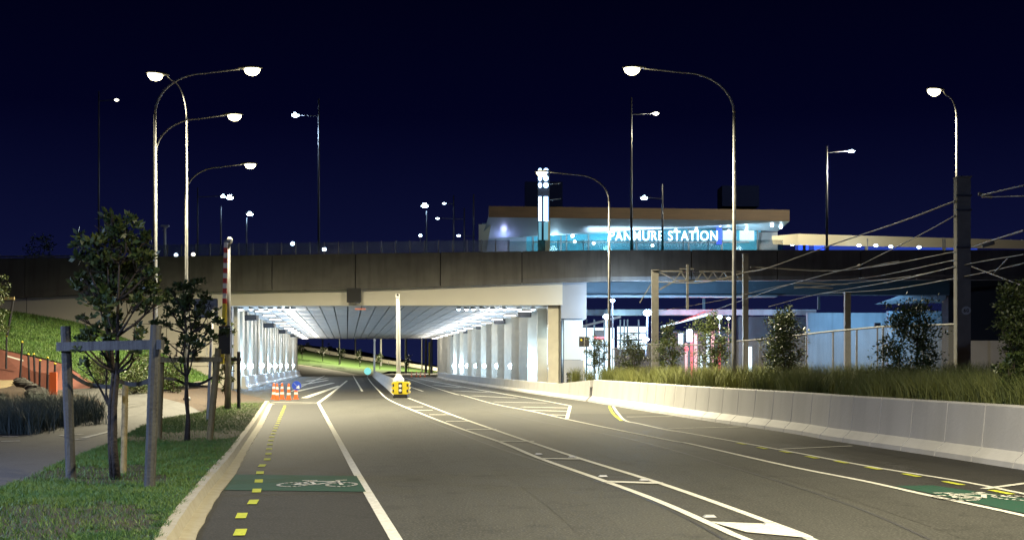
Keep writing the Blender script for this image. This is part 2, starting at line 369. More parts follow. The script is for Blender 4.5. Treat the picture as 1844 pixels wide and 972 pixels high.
# kerb
kb = MB()
prof = lambda a, b, z0, z1: kb.strip([Vector((p.x, p.y, z0)) for p in a], [Vector((p.x, p.y, z1)) for p in b])
KY = [float(v) for v in np.linspace(7, 52.5, 70)]
ko = [Vector((interp(KOUT, y), y, 0)) for y in KY]; ki = [Vector((interp(KIN, y)+.008*math.sin(y*5)+.008*R.random(), y, 0)) for y in KY]
f1 = [a.lerp(b, .38) for a, b in zip(ko, ki)]; f2 = [a.lerp(b, .52) for a, b in zip(ko, ki)]
kb.strip([Vector((p.x, p.y, -.05)) for p in ko], [Vector((p.x, p.y, .135)) for p in ko]); prof(ko, f1, .135, .13); prof(f1, f2, .13, .03); prof(f2, ki, .03, .014); prof(ki, [p+Vector((.005,0,0)) for p in ki], .014, -.02)
struct('kerb', kb, 'kerb')

# verge, path, beds, hill
pathn = [(0,882),(106,835),(203,797),(254,768),(297,753),(364,742)]
PN = [G(*p, .1) for p in pathn]
VL = [(p.y, p.x) for p in PN]
def verge_l(Y):
    if Y < VL[0][0]: return interp(VL[:2], Y)
    if Y > VL[-1][0]: return interp([VL[-1], (52, -12.2)], Y)
    return interp(VL, Y)
vy = [float(v) for v in np.linspace(4, 53, 60)]
struct('verge', MB().strip([(min(verge_l(y), interp(KOUT, y)-.3), y, .10) for y in vy], [(interp(KOUT, y)-.01, y, .125) for y in vy]), 'turf')
near = [(-16, 8), (-11, 12), (-9.5, 15)]
pm = MB()
far_e = [G(0,776,.1), G(127,763,.1), G(186,751,.1)]
pm.poly([(-14, 4, .095), (verge_l(4), 4, .095)]+[Vector((p.x, p.y, .095)) for p in PN[:]]+[Vector((p.x, p.y, .095)) for p in far_e[::-1]]+[(-30, 32, .095)])
band = [((186,751),(364,742),None,None),((188,738),(335,727),40,43),((180,722),(292,716),46,47),((150,712),(254,706),51,52),((100,702),(182,697),55,55)]
A = []; B = []
for l_, r_, yl_, yr_ in band:
    A.append(P(*l_, yl_) if yl_ else Vector((*far_e[2].xy, .095))); B.append(P(*r_, yr_) if yr_ else Vector((*PN[-1].xy, .095)))
pm.strip(A, B); struct('path', pm, 'path')
rb = MB().strip([A[-1], P(60,696,56.5), P(0,686,58), P(-120,668,60)], [B[-1], P(112,655,59), P(0,629,62), P(-120,603,66)])
struct('red_brick_path', rb, 'redpath')
wm = MB()
for pts, Y, ww in ((((15,641),(40,649)),60,.12),):
    pass
up = Vector((0, 0, .02))
wm.strip([P(12,640,59.4)+up, P(42,648.5,58.6)+up], [P(12,642.5,59.2)+up, P(42,651,58.4)+up])
for (a, b) in (((4,785),(32,785)),((2,794),(36,793)),((110,783),(150,781)),((135,791),(160,789)),((150,788),(198,776)),((110,783),(125,785))):
    wm.ribbon([G(*a, .105), G(*b, .105)], .14)
struct('path_marking', wm, 'white')
# planting bed right of the path, up to the abutment
bd = MB(); bd.strip([B[0], B[1], B[2], B[3], B[4]], [G(480,722,.12), P(470,716,58), P(432,708,66), P(420,702,74), P(330,688,78)])
struct('planting_bed', bd, 'soil')
hl = MB()
hb = [P(-140,600,66), P(0,628,62.2), P(112,654,59.2), P(182,696,55.2), P(300,700,57)]
ht = [P(-140,535,80), P(0,557,81), P(135,580,81), P(260,622,81), P(400,690,79)]
hm = [a.lerp(b, .5)+Vector((0, 0, .25)) for a, b in zip(hb, ht)]
hl.strip(smooth_curve(hb, 5), smooth_curve(hm, 5)); hl.strip(smooth_curve(hm, 5), smooth_curve(ht, 5))
struct('hill', hl, 'hillgrass')
# left bed of grey tussock: base
lb = MB().poly([G(-200,790,.1), G(0,777,.1), G(127,764,.1), G(186,752,.1), A[1], A[2], A[3], P(60,694,56.5), P(0,686,57.5), P(-200,680,60)])
struct('tussock_bed', lb, 'soil')

# ------------------------------------------------------------------ grass blades (uncountable)
def blades(name, spots, m, h0, h1, wd, lean=.5, label=None, seg=2):
    n = len(spots); rng = np.random.default_rng(5)
    base = np.array(spots); a = rng.uniform(0, 2*PI, n); h = rng.uniform(h0, h1, n); ln = rng.uniform(.1, lean, n)*h
    da = np.stack([np.cos(a), np.sin(a), np.zeros(n)], 1); b2 = rng.uniform(0, 2*PI, n); wv = np.stack([np.cos(b2), np.sin(b2), np.zeros(n)], 1)*(wd*rng.uniform(.6, 1.3, n))[:, None]/2
    up_ = np.zeros((n, 3)); up_[:, 2] = 1
    mid = base+up_*(h*.6)[:, None]+da*(ln*.35)[:, None]; tip = base+up_*h[:, None]+da*ln[:, None]
    v = np.stack([base-wv, base+wv, mid+wv*.8, mid-wv*.8, tip], 1).reshape(-1, 3)
    me = bpy.data.meshes.new(name); i = np.arange(n)*5
    q = np.stack([i, i+1, i+2, i+3], 1).reshape(-1); t = np.stack([i+3, i+2, i+4], 1).reshape(-1)
    me.vertices.add(n*5); me.vertices.foreach_set('co', v.reshape(-1))
    me.loops.add(7*n); me.loops.foreach_set('vertex_index', np.concatenate([q, t]))
    me.polygons.add(2*n); me.polygons.foreach_set('loop_start', np.concatenate([np.arange(n)*4, 4*n+np.arange(n)*3]))
    me.update(calc_edges=True); me.materials.append(M[m])
    o = bpy.data.objects.new(name, me); C.objects.link(o); return tag(o, label, 'grass', kind='stuff')
def soilpatch(x, y):
    for cx_, cy_, rx, ry in [( -5.9,17.6,1.0,1.4),(-4.7,12.0,1.45,1.7),(-5.0,16.6,.6,.7),(-6.9,26.9,1.1,2),(-6.0,26.6,.6,1),(-11.8,46,1.5,3)]:
        d = ((x-cx_)/rx)**2+((y-cy_)/ry)**2+.35*math.sin(x*7+y*3)+.3*math.sin(y*11-x*5)
        if d < 1: return R.random() > .12
    return False
sp_ = []
while len(sp_) < 125000:
    u = R.random(); y = 1/(1/8.2+(1/50.0-1/8.2)*u); xl = max(verge_l(y), -.42*y-.2); xr = interp(KOUT, y)+.06*R.random()*R.random()+.05*math.sin(y*7)*R.random()
    if xr-xl < .1: continue
    if R.random()*4.6 > xr-xl: continue
    x = R.uniform(xl, xr)
    if soilpatch(x, y): continue
    sp_.append((x, y, .10))
blades('lawn_grass', sp_, 'blade', .025, .08, .008, 1.1, 'short green lawn on the verge between path and kerb')
sp_ = []
for k in range(430):                               # right planter: clumps behind the barrier
    y = 1/(1/18+(1/66.0-1/18)*R.random()); off = .80+R.random()**1.3*5.2; x0 = interp(BAR, y)+off; z0 = .62+.04*off
    for j in range(130):
        r_ = abs(R.gauss(0, .22)); a = R.uniform(0, 2*PI)
        if r_*math.cos(a) > .58-off: sp_.append((x0+r_*math.cos(a), y+r_*math.sin(a), z0))
blades('tussock_grass', sp_, 'tuss', .45, .95, .014, .75, 'olive green tussock grass filling the planter behind the long concrete barrier')
sp_ = []
for k in range(150):
    px = R.uniform(-160, 176); py = R.uniform(735, 775); c = G(px, py+(6 if px < 60 else 0)-max(0, (px-90)*.1), .1)
    for j in range(110):
        r_ = abs(R.gauss(0, .22)); a = R.uniform(0, 2*PI); sp_.append((c.x+r_*math.cos(a), c.y+r_*math.sin(a), .1))
blades('grey_tussock_grass', sp_, 'tussb', .35, .75, .014, .8, 'grey green tussock clumps in the bed beside the path')
def surf_spots(rows, n):
    out = []
    for k in range(n):
        i = R.randrange(len(rows)-1); (a, b), (c, d) = rows[i], rows[i+1]; u, v = R.random(), R.random()
        out.append(tuple(a.lerp(b, v).lerp(c.lerp(d, v), u)))
    return out
blades('hill_grass', surf_spots(list(zip(hb, hm)), 15000)+surf_spots(list(zip(hm, ht)), 15000), 'hillblade' if 'hillblade' in M else 'blade', .06, .18, .03, .8, 'mown grass on the slope below the left abutment')

# planter body
pl = MB(); pys = [17, 22, 27, 33, 40, 50, 58, 67]
pl.strip([(interp(BAR, y)+.3, y, .62) for y in pys], [(interp(BAR, y)+9, y, 1.0) for y in pys])
struct('planter_bed', pl, 'soil')

# ------------------------------------------------------------------ concrete barriers
def cum(pts):
    out = [0]
    for a, b in zip(pts, pts[1:]): out.append(out[-1]+(b-a).length)
    return out
def barrier(name, pts, prof_, m, joint, label, cat, side=1):
    """prof_: list of (offset, z) going up the face, over the top; pts: base line; units separated by narrow joints"""
    pts = smooth_curve(pts, 8); cs = cum(pts); L = cs[-1]; root = empty(name, pts[0], label, cat)
    def at(s):
        s = min(max(s, 0), L)
        for i in range(len(cs)-1):
            if cs[i+1] >= s:
                t = (s-cs[i])/(cs[i+1]-cs[i]+1e-9); p = pts[i].lerp(pts[i+1], t); d = (pts[i+1]-pts[i]).normalized(); break
        return p, Vector((d.y, -d.x, 0))*side
    s = 0; mb = MB(); n = int(L/joint)
    for k in range(n):
        a, b = k*joint, (k+1)*joint-.03
        rows = []
        for q in (a, (a+b)/2, b):
            p, nrm = at(q); rows.append([p+nrm*o+Vector((0, 0, zz(q/L) if callable(zz) else zz)) for o, zz in prof_])
        base = len(mb.v); m_ = len(prof_)
        for r in rows: mb.v += [tuple(v) for v in r]
        for i in range(2):
            for j in range(m_-1): mb.f.append((base+i*m_+j, base+(i+1)*m_+j, base+(i+1)*m_+j+1, base+i*m_+j+1))
        mb.f.append(tuple(base+j for j in range(m_))); mb.f.append(tuple(base+2*m_+j for j in range(m_))[::-1])
    mb.build('concrete_unit_run', m, root)
    core = MB(); rows = [at(L*i/300) for i in range(301)]
    zt = [(prof_[-2][1](i/300) if callable(prof_[-2][1]) else prof_[-2][1])-.03 for i in range(301)]
    o1, o2 = prof_[3][0]+.06, prof_[-2][0]-.03
    core.strip([p+nrm*o1 for p, nrm in rows], [p+nrm*o1+Vector((0, 0, z-.02)) for (p, nrm), z in zip(rows, zt)])
    core.strip([p+nrm*o1+Vector((0, 0, z-.02)) for (p, nrm), z in zip(rows, zt)], [p+nrm*o2+Vector((0, 0, z-.02)) for (p, nrm), z in zip(rows, zt)])
    core.build('core', 'darkgap', root)
    return root
b_near = [Vector((8.6, 14.5, 0)), Vector((8.15, 17, 0))]+bar[:6]
b_near = [p+Vector((0, 0, -.01)) for p in b_near]
tt = lambda s: .945
barrier('concrete_barrier', b_near+[G(1057,723.0,-.01)], [(-.02,0),(0,.10),(.17,.26),(.24,tt),(.26,.97),(.44,.97),(.46,tt),(.46,0)], 'barrier', 1.35,
        'long pale concrete safety barrier with sloped toe along the right of the road', 'barrier', side=1)
pz = [G(1055,722.5,-.01)]+[v+Vector((0, 0, -.01)) for v in bar[6:]]+[Vector((wr(165)-2.5, 165, 0))]
h2 = lambda s: .93-.26*min(1, s*14)
barrier('low_concrete_barrier', pz, [(-.02,0),(0,.08),(.15,.20),(.20,h2),(.21,lambda s: h2(s)+.01),(.36,lambda s: h2(s)+.01),(.38,h2),(.38,0)], 'barrier', 2.4,
        'lower pale concrete barrier running into the underpass below the right wall lights', 'barrier', side=1)
lw = [Vector((wl(y)+.9, y, 0)) for y in (86, 110, 150, 190)]
barrier('low_concrete_barrier', lw, [(-.02,0),(0,.10),(.15,.25),(.22,.85),(.24,.87),(.40,.87),(.42,.85),(.42,0)], 'barrier', 3.0,
        'pale concrete barrier at the foot of the left tunnel wall', 'barrier', side=-1)
cb = [G(716,711), G(698,696), G(683,684.5), G(673,677)]
barrier('median_barrier', cb, [(-.24,0),(-.2,.1),(-.1,.3),(-.08,.75),(-.06,.78),(.06,.78),(.08,.75),(.24,0)], 'barrier', 2.5,
        'narrow pale concrete median barrier behind the yellow crash cushion', 'barrier', side=1)

# ------------------------------------------------------------------ overpass
def PY(px): return 83.45+px*.00032                   # distance of the parapet face
ov = empty('overpass_bridge', (-10, 84, 0), 'long concrete overpass crossing the road above a lit underpass', 'bridge')
def ptop(px): return 467-17*min(1, max(0, (px+60)/1160))-.0*px
def pbot(px):
    t = [(-200,541),(0,537),(200,528),(490,523),(640,521),(793,516),(940,511),(1095,506),(1500,504),(2050,503)]
    return interp(t, px)
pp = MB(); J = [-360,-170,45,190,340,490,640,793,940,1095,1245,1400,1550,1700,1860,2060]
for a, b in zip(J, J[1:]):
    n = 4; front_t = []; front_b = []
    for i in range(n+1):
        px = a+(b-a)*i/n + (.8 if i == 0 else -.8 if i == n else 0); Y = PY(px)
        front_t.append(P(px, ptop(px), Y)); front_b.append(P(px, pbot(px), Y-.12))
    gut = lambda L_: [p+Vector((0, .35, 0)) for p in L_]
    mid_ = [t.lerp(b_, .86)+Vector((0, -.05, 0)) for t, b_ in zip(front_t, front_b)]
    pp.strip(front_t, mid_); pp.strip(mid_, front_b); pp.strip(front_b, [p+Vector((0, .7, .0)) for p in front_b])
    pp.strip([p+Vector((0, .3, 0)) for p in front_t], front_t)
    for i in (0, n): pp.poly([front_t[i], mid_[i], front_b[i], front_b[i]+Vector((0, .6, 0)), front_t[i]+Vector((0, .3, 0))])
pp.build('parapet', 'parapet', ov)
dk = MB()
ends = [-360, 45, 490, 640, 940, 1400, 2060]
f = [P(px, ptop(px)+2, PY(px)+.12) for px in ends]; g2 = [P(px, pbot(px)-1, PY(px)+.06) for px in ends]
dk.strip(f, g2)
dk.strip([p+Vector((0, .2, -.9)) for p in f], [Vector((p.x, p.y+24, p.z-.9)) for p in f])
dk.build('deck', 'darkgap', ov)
# portal beam, face at portal plane
bm = MB()
def flat(px, py, Y): return P(px, py, Y)
Yb = 84.0
bm.hexa([P(410,550.5,Yb), P(1013,549,Yb), P(1013,549,Yb)+Vector((0,1.2,0)), P(410,550.5,Yb)+Vector((0,1.2,0)), P(410,500,Yb), P(1013,500,Yb), P(1013,500,Yb)+Vector((0,1.2,0)), P(410,500,Yb)+Vector((0,1.2,0))])
bm.build('portal_beam', 'cream', ov)
lw_ = MB()
xl_, xr_ = P(-360,600,Yb).x, P(410,600,Yb).x
lw_.box(((xl_+xr_)/2, Yb+.45, 3.2), (xr_-xl_, .9, 7.2)); lw_.build('abutment_wall', 'cream', ov)
js = MB()
for px in (48, 190, 300): 
    p = P(px, 560, Yb); js.box((p.x, Yb-.002, 3.2), (.03, .02, 6))
for z in (3.0, 4.3): js.box(((xl_+xr_)/2, Yb-.002, z), (xr_-xl_, .02, .03))
js.build('wall_joints', 'darkgap', ov)
# blocks stepped beside the abutment
bs = MB()
for i in range(5): bs.box((P(345,0,Yb-1).x, Yb-.75, .6+i*.62), (2.6-i*.25, .5, .58))
bs.build('block_steps', 'cream', ov)
# right pier: three stacked faces
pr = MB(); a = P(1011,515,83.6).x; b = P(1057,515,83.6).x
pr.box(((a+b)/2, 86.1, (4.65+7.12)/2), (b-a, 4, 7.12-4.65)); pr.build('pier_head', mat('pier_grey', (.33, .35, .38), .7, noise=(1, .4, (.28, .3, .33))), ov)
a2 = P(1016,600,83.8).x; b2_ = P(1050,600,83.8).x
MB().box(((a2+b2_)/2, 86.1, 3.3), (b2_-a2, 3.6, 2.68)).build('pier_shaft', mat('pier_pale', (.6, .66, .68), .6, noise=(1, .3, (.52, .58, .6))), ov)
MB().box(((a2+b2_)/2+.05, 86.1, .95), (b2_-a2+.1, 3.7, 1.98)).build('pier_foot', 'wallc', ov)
# tunnel left wall with ribs
tw = MB(); yy = [84, 100, 120, 140, 160, 191]
tw.strip([(wl(y), y, -.05) for y in yy], [(wl(y), y, CZ+.1) for y in yy]); tw.build('left_tunnel_wall', 'wallc', ov)
ang = math.atan(-.129)
for k, y in enumerate(np.arange(86.2, 191, 4.05)):
    MB().box((wl(y)+.14, y, CZ/2), (.28, .7, CZ)).build('wall_rib', 'rib', ov)
tr = MB()
for y0, y1 in ((84,86),(92.8,191)):
    ya = [y0+(y1-y0)*i/6 for i in range(7)]
    tr.strip([(wr(y), y, -.05) for y in ya], [(wr(y), y, CZ+.1) for y in ya])
tr.strip([(wr(y), y, -.05) for y in (86, 92.8)], [(wr(y), y, 1.6) for y in (86, 92.8)]); tr.strip([(wr(y), y, 4.3) for y in (86, 92.8)], [(wr(y), y, CZ+.1) for y in (86, 92.8)])
tr.build('right_tunnel_wall', 'wallc', ov)
gl = MB()
for k in range(8):
    y = 86.2+k*.82; gl.strip([(wr(y)+.05, y, 1.65), (wr(y+.7)+.05, y+.7, 1.65)], [(wr(y)+.05, y, 4.25), (wr(y+.7)+.05, y+.7, 4.25)])
gl.build('lit_window', 'litwhite', ov)
for y in list(np.arange(85.0, 190, 4.7)):
    MB().box((wr(y)-.35, y, CZ/2), (.7, .95, CZ)).build('wall_pier', 'rib', ov)
# ceiling planks running with the road
n = 23; x0 = -18.4; w_ = 21.6/n
ce = MB()
for i in range(n):
    a, b = x0+i*w_+.045, x0+(i+1)*w_-.045
    ce.hexa([(a, 84.9, CZ), (b, 84.9, CZ), (b-.129*106.5, 191.4, CZ), (a-.129*106.5, 191.4, CZ), (a, 84.9, CZ+.3), (b, 84.9, CZ+.3), (b-.129*106.5, 191.4, CZ+.3), (a-.129*106.5, 191.4, CZ+.3)])
ce.build('ceiling_planks', 'ceil', ov)
MB().poly([(x0-.5, 84.5, CZ+.28), (x0+22.2, 84.5, CZ+.28), (x0+22.2-13.8, 191.5, CZ+.28), (x0-.5-13.8, 191.5, CZ+.28)]).build('ceiling_void', 'darkgap', ov)
# seam of transverse joints, faint
tj = MB()
for y in np.arange(91, 191, 9): tj.box((x0-.129*(y-84)+10.8, y, CZ-.006), (21.2, .03, .008))
tj.build('ceiling_joints', 'wallc', ov)
# screen fence on the parapet
fe = empty('screen_fence', P(500, ptop(500), PY(500)+.15), 'glazed screen fence on top of the overpass parapet left of the station', 'fence')
px = 250
pan = MB(); 
while px < 915:
    a = P(px, ptop(px), PY(px)+.15); MB().box((a.x, a.y, a.z+.4), (.06, .06, .8)).build('post', 'steel', fe)
    q = P(px+25.7, ptop(px+25.7), PY(px)+.15); pan.hexa([a, q, q+Vector((0,.02,0)), a+Vector((0,.02,0)), a+Vector((0,0,.76)), q+Vector((0,0,.76)), q+Vector((0,.02,.76)), a+Vector((0,.02,.76))])
    px += 25.7
pan.build('screen_panel', 'glassm', fe)
fe2 = empty('glass_balustrade', P(1100, ptop(1100), PY(1100)+.15), 'blue tinted glass balustrade on the parapet in front of the station', 'fence')
pan = MB(); px = 915
while px < 1370:
    a = P(px, ptop(px), PY(px)+.15); MB().box((a.x, a.y, a.z+.34), (.05, .05, .68)).build('post', 'steel', fe2)
    q = P(px+45, ptop(px+45), PY(px)+.15); pan.hexa([a, q, q+Vector((0,.02,0)), a+Vector((0,.02,0)), a+Vector((0,0,.66)), q+Vector((0,0,.66)), q+Vector((0,.02,.66)), a+Vector((0,.02,.66))])
    px += 45
pan.build('glass_panel', 'teal', fe2)
hr = MB(); hr.bar(P(-300, ptop(-300)-3, PY(0)+.1), P(160, ptop(160)-3, PY(160)+.1), .09); hr.bar(P(-300, ptop(-300)+.5, PY(0)+.1), P(160, ptop(160)+.5, PY(160)+.1), .05)
for px in range(-300, 161, 40): hr.bar(P(px, ptop(px)-3, PY(px)+.1), P(px, ptop(px)+1, PY(px)+.1), .05)
tag(hr.build('handrail', 'steel'), 'low metal rail along the left end of the overpass parapet', 'handrail')

# ------------------------------------------------------------------ underpass lights
ORD = ['nearest', 'second nearest', 'third nearest', 'fourth nearest', 'fifth nearest', 'sixth nearest', 'seventh nearest', 'eighth nearest', 'ninth nearest', 'tenth nearest', 'eleventh nearest', 'farthest']
def wall_light(x, y, sgn, label, power=330):
    t = empty('wall_light', (x, y, 1.52), label, 'wall light', 'blue white lights along the tunnel walls')
    MB().box((x-.07*sgn, y, 1.52), (.14, .42, .30)).build('housing', 'darksteel', t)
    MB().ell((x, y, 1.52), (.17, .26, .22), 12, 8).build('lens', 'lens_wall', t, smooth=True)
    lamp(t, (x+.42*sgn, y, 1.52), power, (.40, .66, 1), 'POINT', r=.12)
for k, y in enumerate([92.9, 103.9, 113.4, 123.8, 131.9, 141.7, 150, 159]):
    wall_light(wr(y)-.75, y, -1, 'blue white light low on the right tunnel wall, %s of eight' % ORD[k])
for k, y in enumerate([88.5, 96.5, 109, 119, 129, 140, 154, 172]):
    wall_light(wl(y)+.34, y, 1, 'blue white light low on the left tunnel wall, %s of eight' % ORD[k])
def ceil_light(x, y, label, grp, sx=.9, sy=.3, pw=0):
    t = empty('ceiling_light', (x, y, CZ-.12), label, 'ceiling light', grp)
    MB().box((x, y, CZ-.05), (sx+.1, sy+.1, .10)).build('housing', 'steel', t)
    MB().box((x, y, CZ-.125), (sx, sy, .05)).build('diffuser', 'lens_cl', t)
    lamp(t, (x+(1.6 if 'left' in label else -1.6), y, CZ-1.0), 190, (1, .96, .88), 'POINT', r=.25)
for k, y in enumerate(np.linspace(90, 182, 12)):
    ceil_light(wr(y)-1.5, y, 'long ceiling light along the right edge of the underpass ceiling, %s of twelve' % ORD[k], 'ceiling lights above the right side', pw=330 if k % 2 == 0 else 0)
    ceil_light(wl(y)+1.6, y, 'long ceiling light along the left edge of the underpass ceiling, %s of twelve' % ORD[k], 'ceiling lights above the left side', pw=330 if k % 2 == 0 else 0)
for k, px in enumerate([960, 935, 908, 887, 868, 852, 840, 826]):  # glowing discs added as reflections of the right wall lights, no fittings there
    p = P(px, 553, 86.2); t = empty('reflection', (p.x, 86.2, CZ-.1), 'bluish wall light reflection behind the portal beam at right, %s of eight from the pier' % ['first','second','third','fourth','fifth','sixth','seventh','eighth'][k], 'reflection', 'row of wall light reflections behind the portal beam')
    MB().lathe((p.x, 86.2, CZ-.12), [(.16, .12), (.17, 0), (.12, -.02)], 10).build('rim', 'steel', t); MB().ell((p.x, 86.2, CZ-.14), (.13, .13, .10), 10, 6).build('lens', 'lens_s', t)
for k, px in enumerate([434, 452, 470, 487, 503, 517, 528]):  # same for the left: added glowing discs as reflected wall lights
    p = P(px, 553, 86.2); t = empty('reflection', (p.x, 86.2, CZ-.1), 'bluish wall light reflection behind the portal beam at left, %s of seven from the wall' % ['first','second','third','fourth','fifth','sixth','seventh'][k], 'reflection', 'row of wall light reflections behind the portal beam')
    MB().lathe((p.x, 86.2, CZ-.12), [(.16, .12), (.17, 0), (.12, -.02)], 10).build('rim', 'steel', t); MB().ell((p.x, 86.2, CZ-.14), (.13, .13, .10), 10, 6).build('lens', 'lens_s', t)
for side, spec_ in (('right', ((945,566,92.5),(900,579,108),(866,589,128),(842,597,146),(821,603,163))), ('left', ((452,572,93),(485,586,113),(507,597,137),(525,604,165)))):
    for k, (px, py, Y) in enumerate(spec_):
        p = P(px, py, Y); t = empty('hanging_box', p, 'dark box hung from the underpass ceiling at %s, %s to the mouth' % (side, ORD[k]), 'ceiling fan', 'dark boxes hung under the ceiling')
        MB().box(p, (.95, .9, .38)).build('casing', 'dark', t); b = MB()
        for s in (-.3, .3): b.bar((p.x+s, Y, p.z+.18), (p.x+s, Y, CZ), .05)
        b.build('bracket', 'darksteel', t)
        MB().box((p.x, Y-.46, p.z), (.8, .02, .28)).build('grille', 'darksteel', t)
p = P(637.5, 531.5, 83.6); t = empty('message_sign', p, 'dark square message board hung on the cream portal beam', 'sign')
MB().box(p, (.92, .28, .92)).build('casing', 'dark', t); MB().box((p.x, p.y-.145, p.z+.02), (.78, .01, .76)).build('screen', 'black', t)
b = MB(); b.bar((p.x-.2, p.y+.14, p.z), (p.x-.2, p.y+.42, p.z), .06); b.bar((p.x+.2, p.y+.14, p.z), (p.x+.2, p.y+.42, p.z), .06); b.box((p.x+.25, p.y-.02, p.z-.5), (.3, .12, .1)); b.build('bracket', 'darksteel', t)
p = P(649, 557, 88); tag(MB().box((p.x, 88, CZ-.06), (.7, .5, .08)).build('red_lamp', emis('amber_lit', (1, .35, .2), .5)), 'faint red lamp panel on the underpass ceiling', 'lamp')

# ------------------------------------------------------------------ street lamps
def luminaire(t, p, d, lens, s=1.0, power=0, col=WARM, spread=2.9, blend=.6):
    """p: arm end, d: unit direction of the arm"""
    d = Vector(d).normalized(); c = Vector(p)+d*.36*s; ang = math.atan2(d.y, d.x)
    mb = MB(); mb.ell((0, 0, .05), (.44*s, .17*s, .10*s), 14, 6, 0, PI/2); mb.ell((0, 0, .05), (.44*s, .17*s, .035*s), 14, 4, -PI/2, 0)
    for i, v in enumerate(mb.v): mb.v[i] = (c.x+v[0]*math.cos(ang)-v[1]*math.sin(ang), c.y+v[0]*math.sin(ang)+v[1]*math.cos(ang), c.z+v[2])
    h = mb.build('lamp_head', 'steel', t, smooth=True)
    ml = MB(); ml.ell((.08*s, 0, .02), (.28*s, .19*s, .23*s), 12, 6, -PI/2, 0)
    for i, v in enumerate(ml.v): ml.v[i] = (c.x+v[0]*math.cos(ang)-v[1]*math.sin(ang), c.y+v[0]*math.sin(ang)+v[1]*math.cos(ang), c.z+v[2])
    ml.build('lens', lens, h, smooth=True)
    if power: lamp(t, (c.x, c.y, c.z-.46*s), power, col, r=.15, size=spread, blend=blend)
def street_lamp(px, py_lamp, Y, pxl, zbase, label, dirv=None, reach=None, r0=.088, power=16000, lens='lens_w', group='tall curved street lamps over the road', bend=1.55, base=True, spread=2.9, blend=.6):
    zt = H+(HY-py_lamp)*Y/F; x = (px-CX)*Y/F
    t = empty('street_lamp', (x, Y, zbase), label, 'street lamp', group)
    if dirv is None: sgn = 1 if pxl > px else -1; dirv = Vector((sgn, 0, 0)); reach = abs(pxl-px)*Y/F-.36
    d = Vector(dirv).normalized(); zb = zt-bend
    MB().tube([(x, Y, zbase), (x, Y, zbase+1.2), (x, Y, (zbase+zb)/2), (x, Y, zb)], [r0, r0*.95, r0*.75, r0*.55], 12).build('pole', 'steel', t, smooth=True)
    rad = min(1.15*bend, reach*.8); arc = []
    for i in range(9):
        a = PI/2*i/8; arc.append(Vector((x, Y, zb))+d*(rad*(1-math.cos(a)))+Vector((0, 0, (bend-.12)*math.sin(a))))
    arc.append(Vector((x, Y, zt+.02))+d*reach)
    MB().tube(arc, [r0*.55-(r0*.25)*i/9 for i in range(10)], 10).build('arm', 'steel', t, smooth=True)
    if base:
        MB().lathe((x, Y, zbase), [(.24, 0), (.24, .04), (.14, .06), (.14, .30), (r0, .34)], 12).build('base_plate', 'steel', t)
        MB().box((x, Y-r0, zbase+.8), (.12, .03, .35)).build('access_door', 'steel', t)
    luminaire(t, Vector((x, Y, zt))+d*(reach), d, lens, 1.0, power, spread=spread, blend=blend)
    return t
street_lamp(279, 126, 45, 450, .1, 'tall curved lamp left of the road, nearest, its lamp highest of the left ones', power=17000, spread=2.5, blend=1)
street_lamp(280.5, 209, 53, 419, .1, 'curved lamp left of the road whose arm branches just behind the nearest pole', power=12500)
street_lamp(334, 297, 66.5, 448, .1, 'curved lamp left of the road standing in front of the abutment, lowest arm', power=15000)
street_lamp(336.5, 142, 47, 295, .1, 'lamp on tall left pole with its short arm turned towards the path', dirv=(-.85, -.5, 0), reach=.72, power=1800, r0=.06)
street_lamp(1322, 125, 45, 1142, .85, 'tall curved lamp in the right planter, nearest, with a long arm over the road', power=19000, spread=2.55, blend=1)
street_lamp(1097, 311, 69, 978, .85, 'curved lamp in the right planter beside the sign tower', power=14500)
street_lamp(1722, 168, 49, 1677, 1.2, 'slim lamp on the far right behind the big grey mast', dirv=(-.9, -.4, 0), reach=.65, power=1500, r0=.06, bend=.9)
# two lamps that stand beside the camera, on their own poles
for x_, Y_, sg, lab in ((8.6, 11.0, -1, 'curved street lamp in the planter beside the viewpoint'),):
    street_lamp(CX+x_*F/Y_, HY-10.4*F/Y_, Y_, CX+(x_+sg*3.4)*F/Y_, .1 if sg > 0 else .6, lab, power=14500, spread=2.3, blend=1)
def far_lamp(px, ytop, pxl, pyl, Y, label, lens='lens_s', s=.8, ybase=470, mast='darksteel', w=.11, power=0, col=COOL):
    x = (px-CX)*Y/F; zt = H+(HY-ytop)*Y/F; zb = H+(HY-ybase)*Y/F
    t = empty('tall_lamp', (x, Y, zb), label, 'street lamp', 'slim lamps on the road above')
    MB().tube([(x, Y, zb), (x, Y, (zb+zt)/2), (x, Y, zt)], [w, w*.8, w*.55], 8).build('pole', mast, t, smooth=True)
    e_ = P(pxl, pyl, Y); a = Vector((x, Y, e_.z-.12)); d = (e_-a); d.z = 0
    if d.length > .3:
        dn = d.normalized(); MB().tube([a, e_-dn*.2], .04, 6).build('arm', mast, t)
    else: dn = Vector((1, 0, 0))
    h = MB().box((e_.x, Y, e_.z+.06), (.5*s, .3*s, .10*s)).build('lamp_head', 'darksteel', t)
    MB().ell((e_.x, Y, e_.z), (.22*s, .18*s, .13*s), 10, 6).build('lens', lens, h, smooth=True)
    if power: lamp(t, (e_.x, Y, e_.z-.35), power, col, 'POINT', r=.15)
far_lamp(178, 165, 210, 180, 120, 'slim dark pole at far left with a small pale lamp on the right', 'lens_sw', 1.0)
far_lamp(574, 178, 532, 207, 110, 'tall dark pole above the overpass with a bright bluish lamp on its left', 'lens_c', 1.5, power=1500)
far_lamp(356, 338, 402, 353, 140, 'slim pole left on the overpass, bluish lamp reaching right', 'lens_c', 1.3)
far_lamp(398, 372, 414, 355, 130, 'short pole left on the overpass with a very bright bluish lamp', 'lens_c', 1.8)
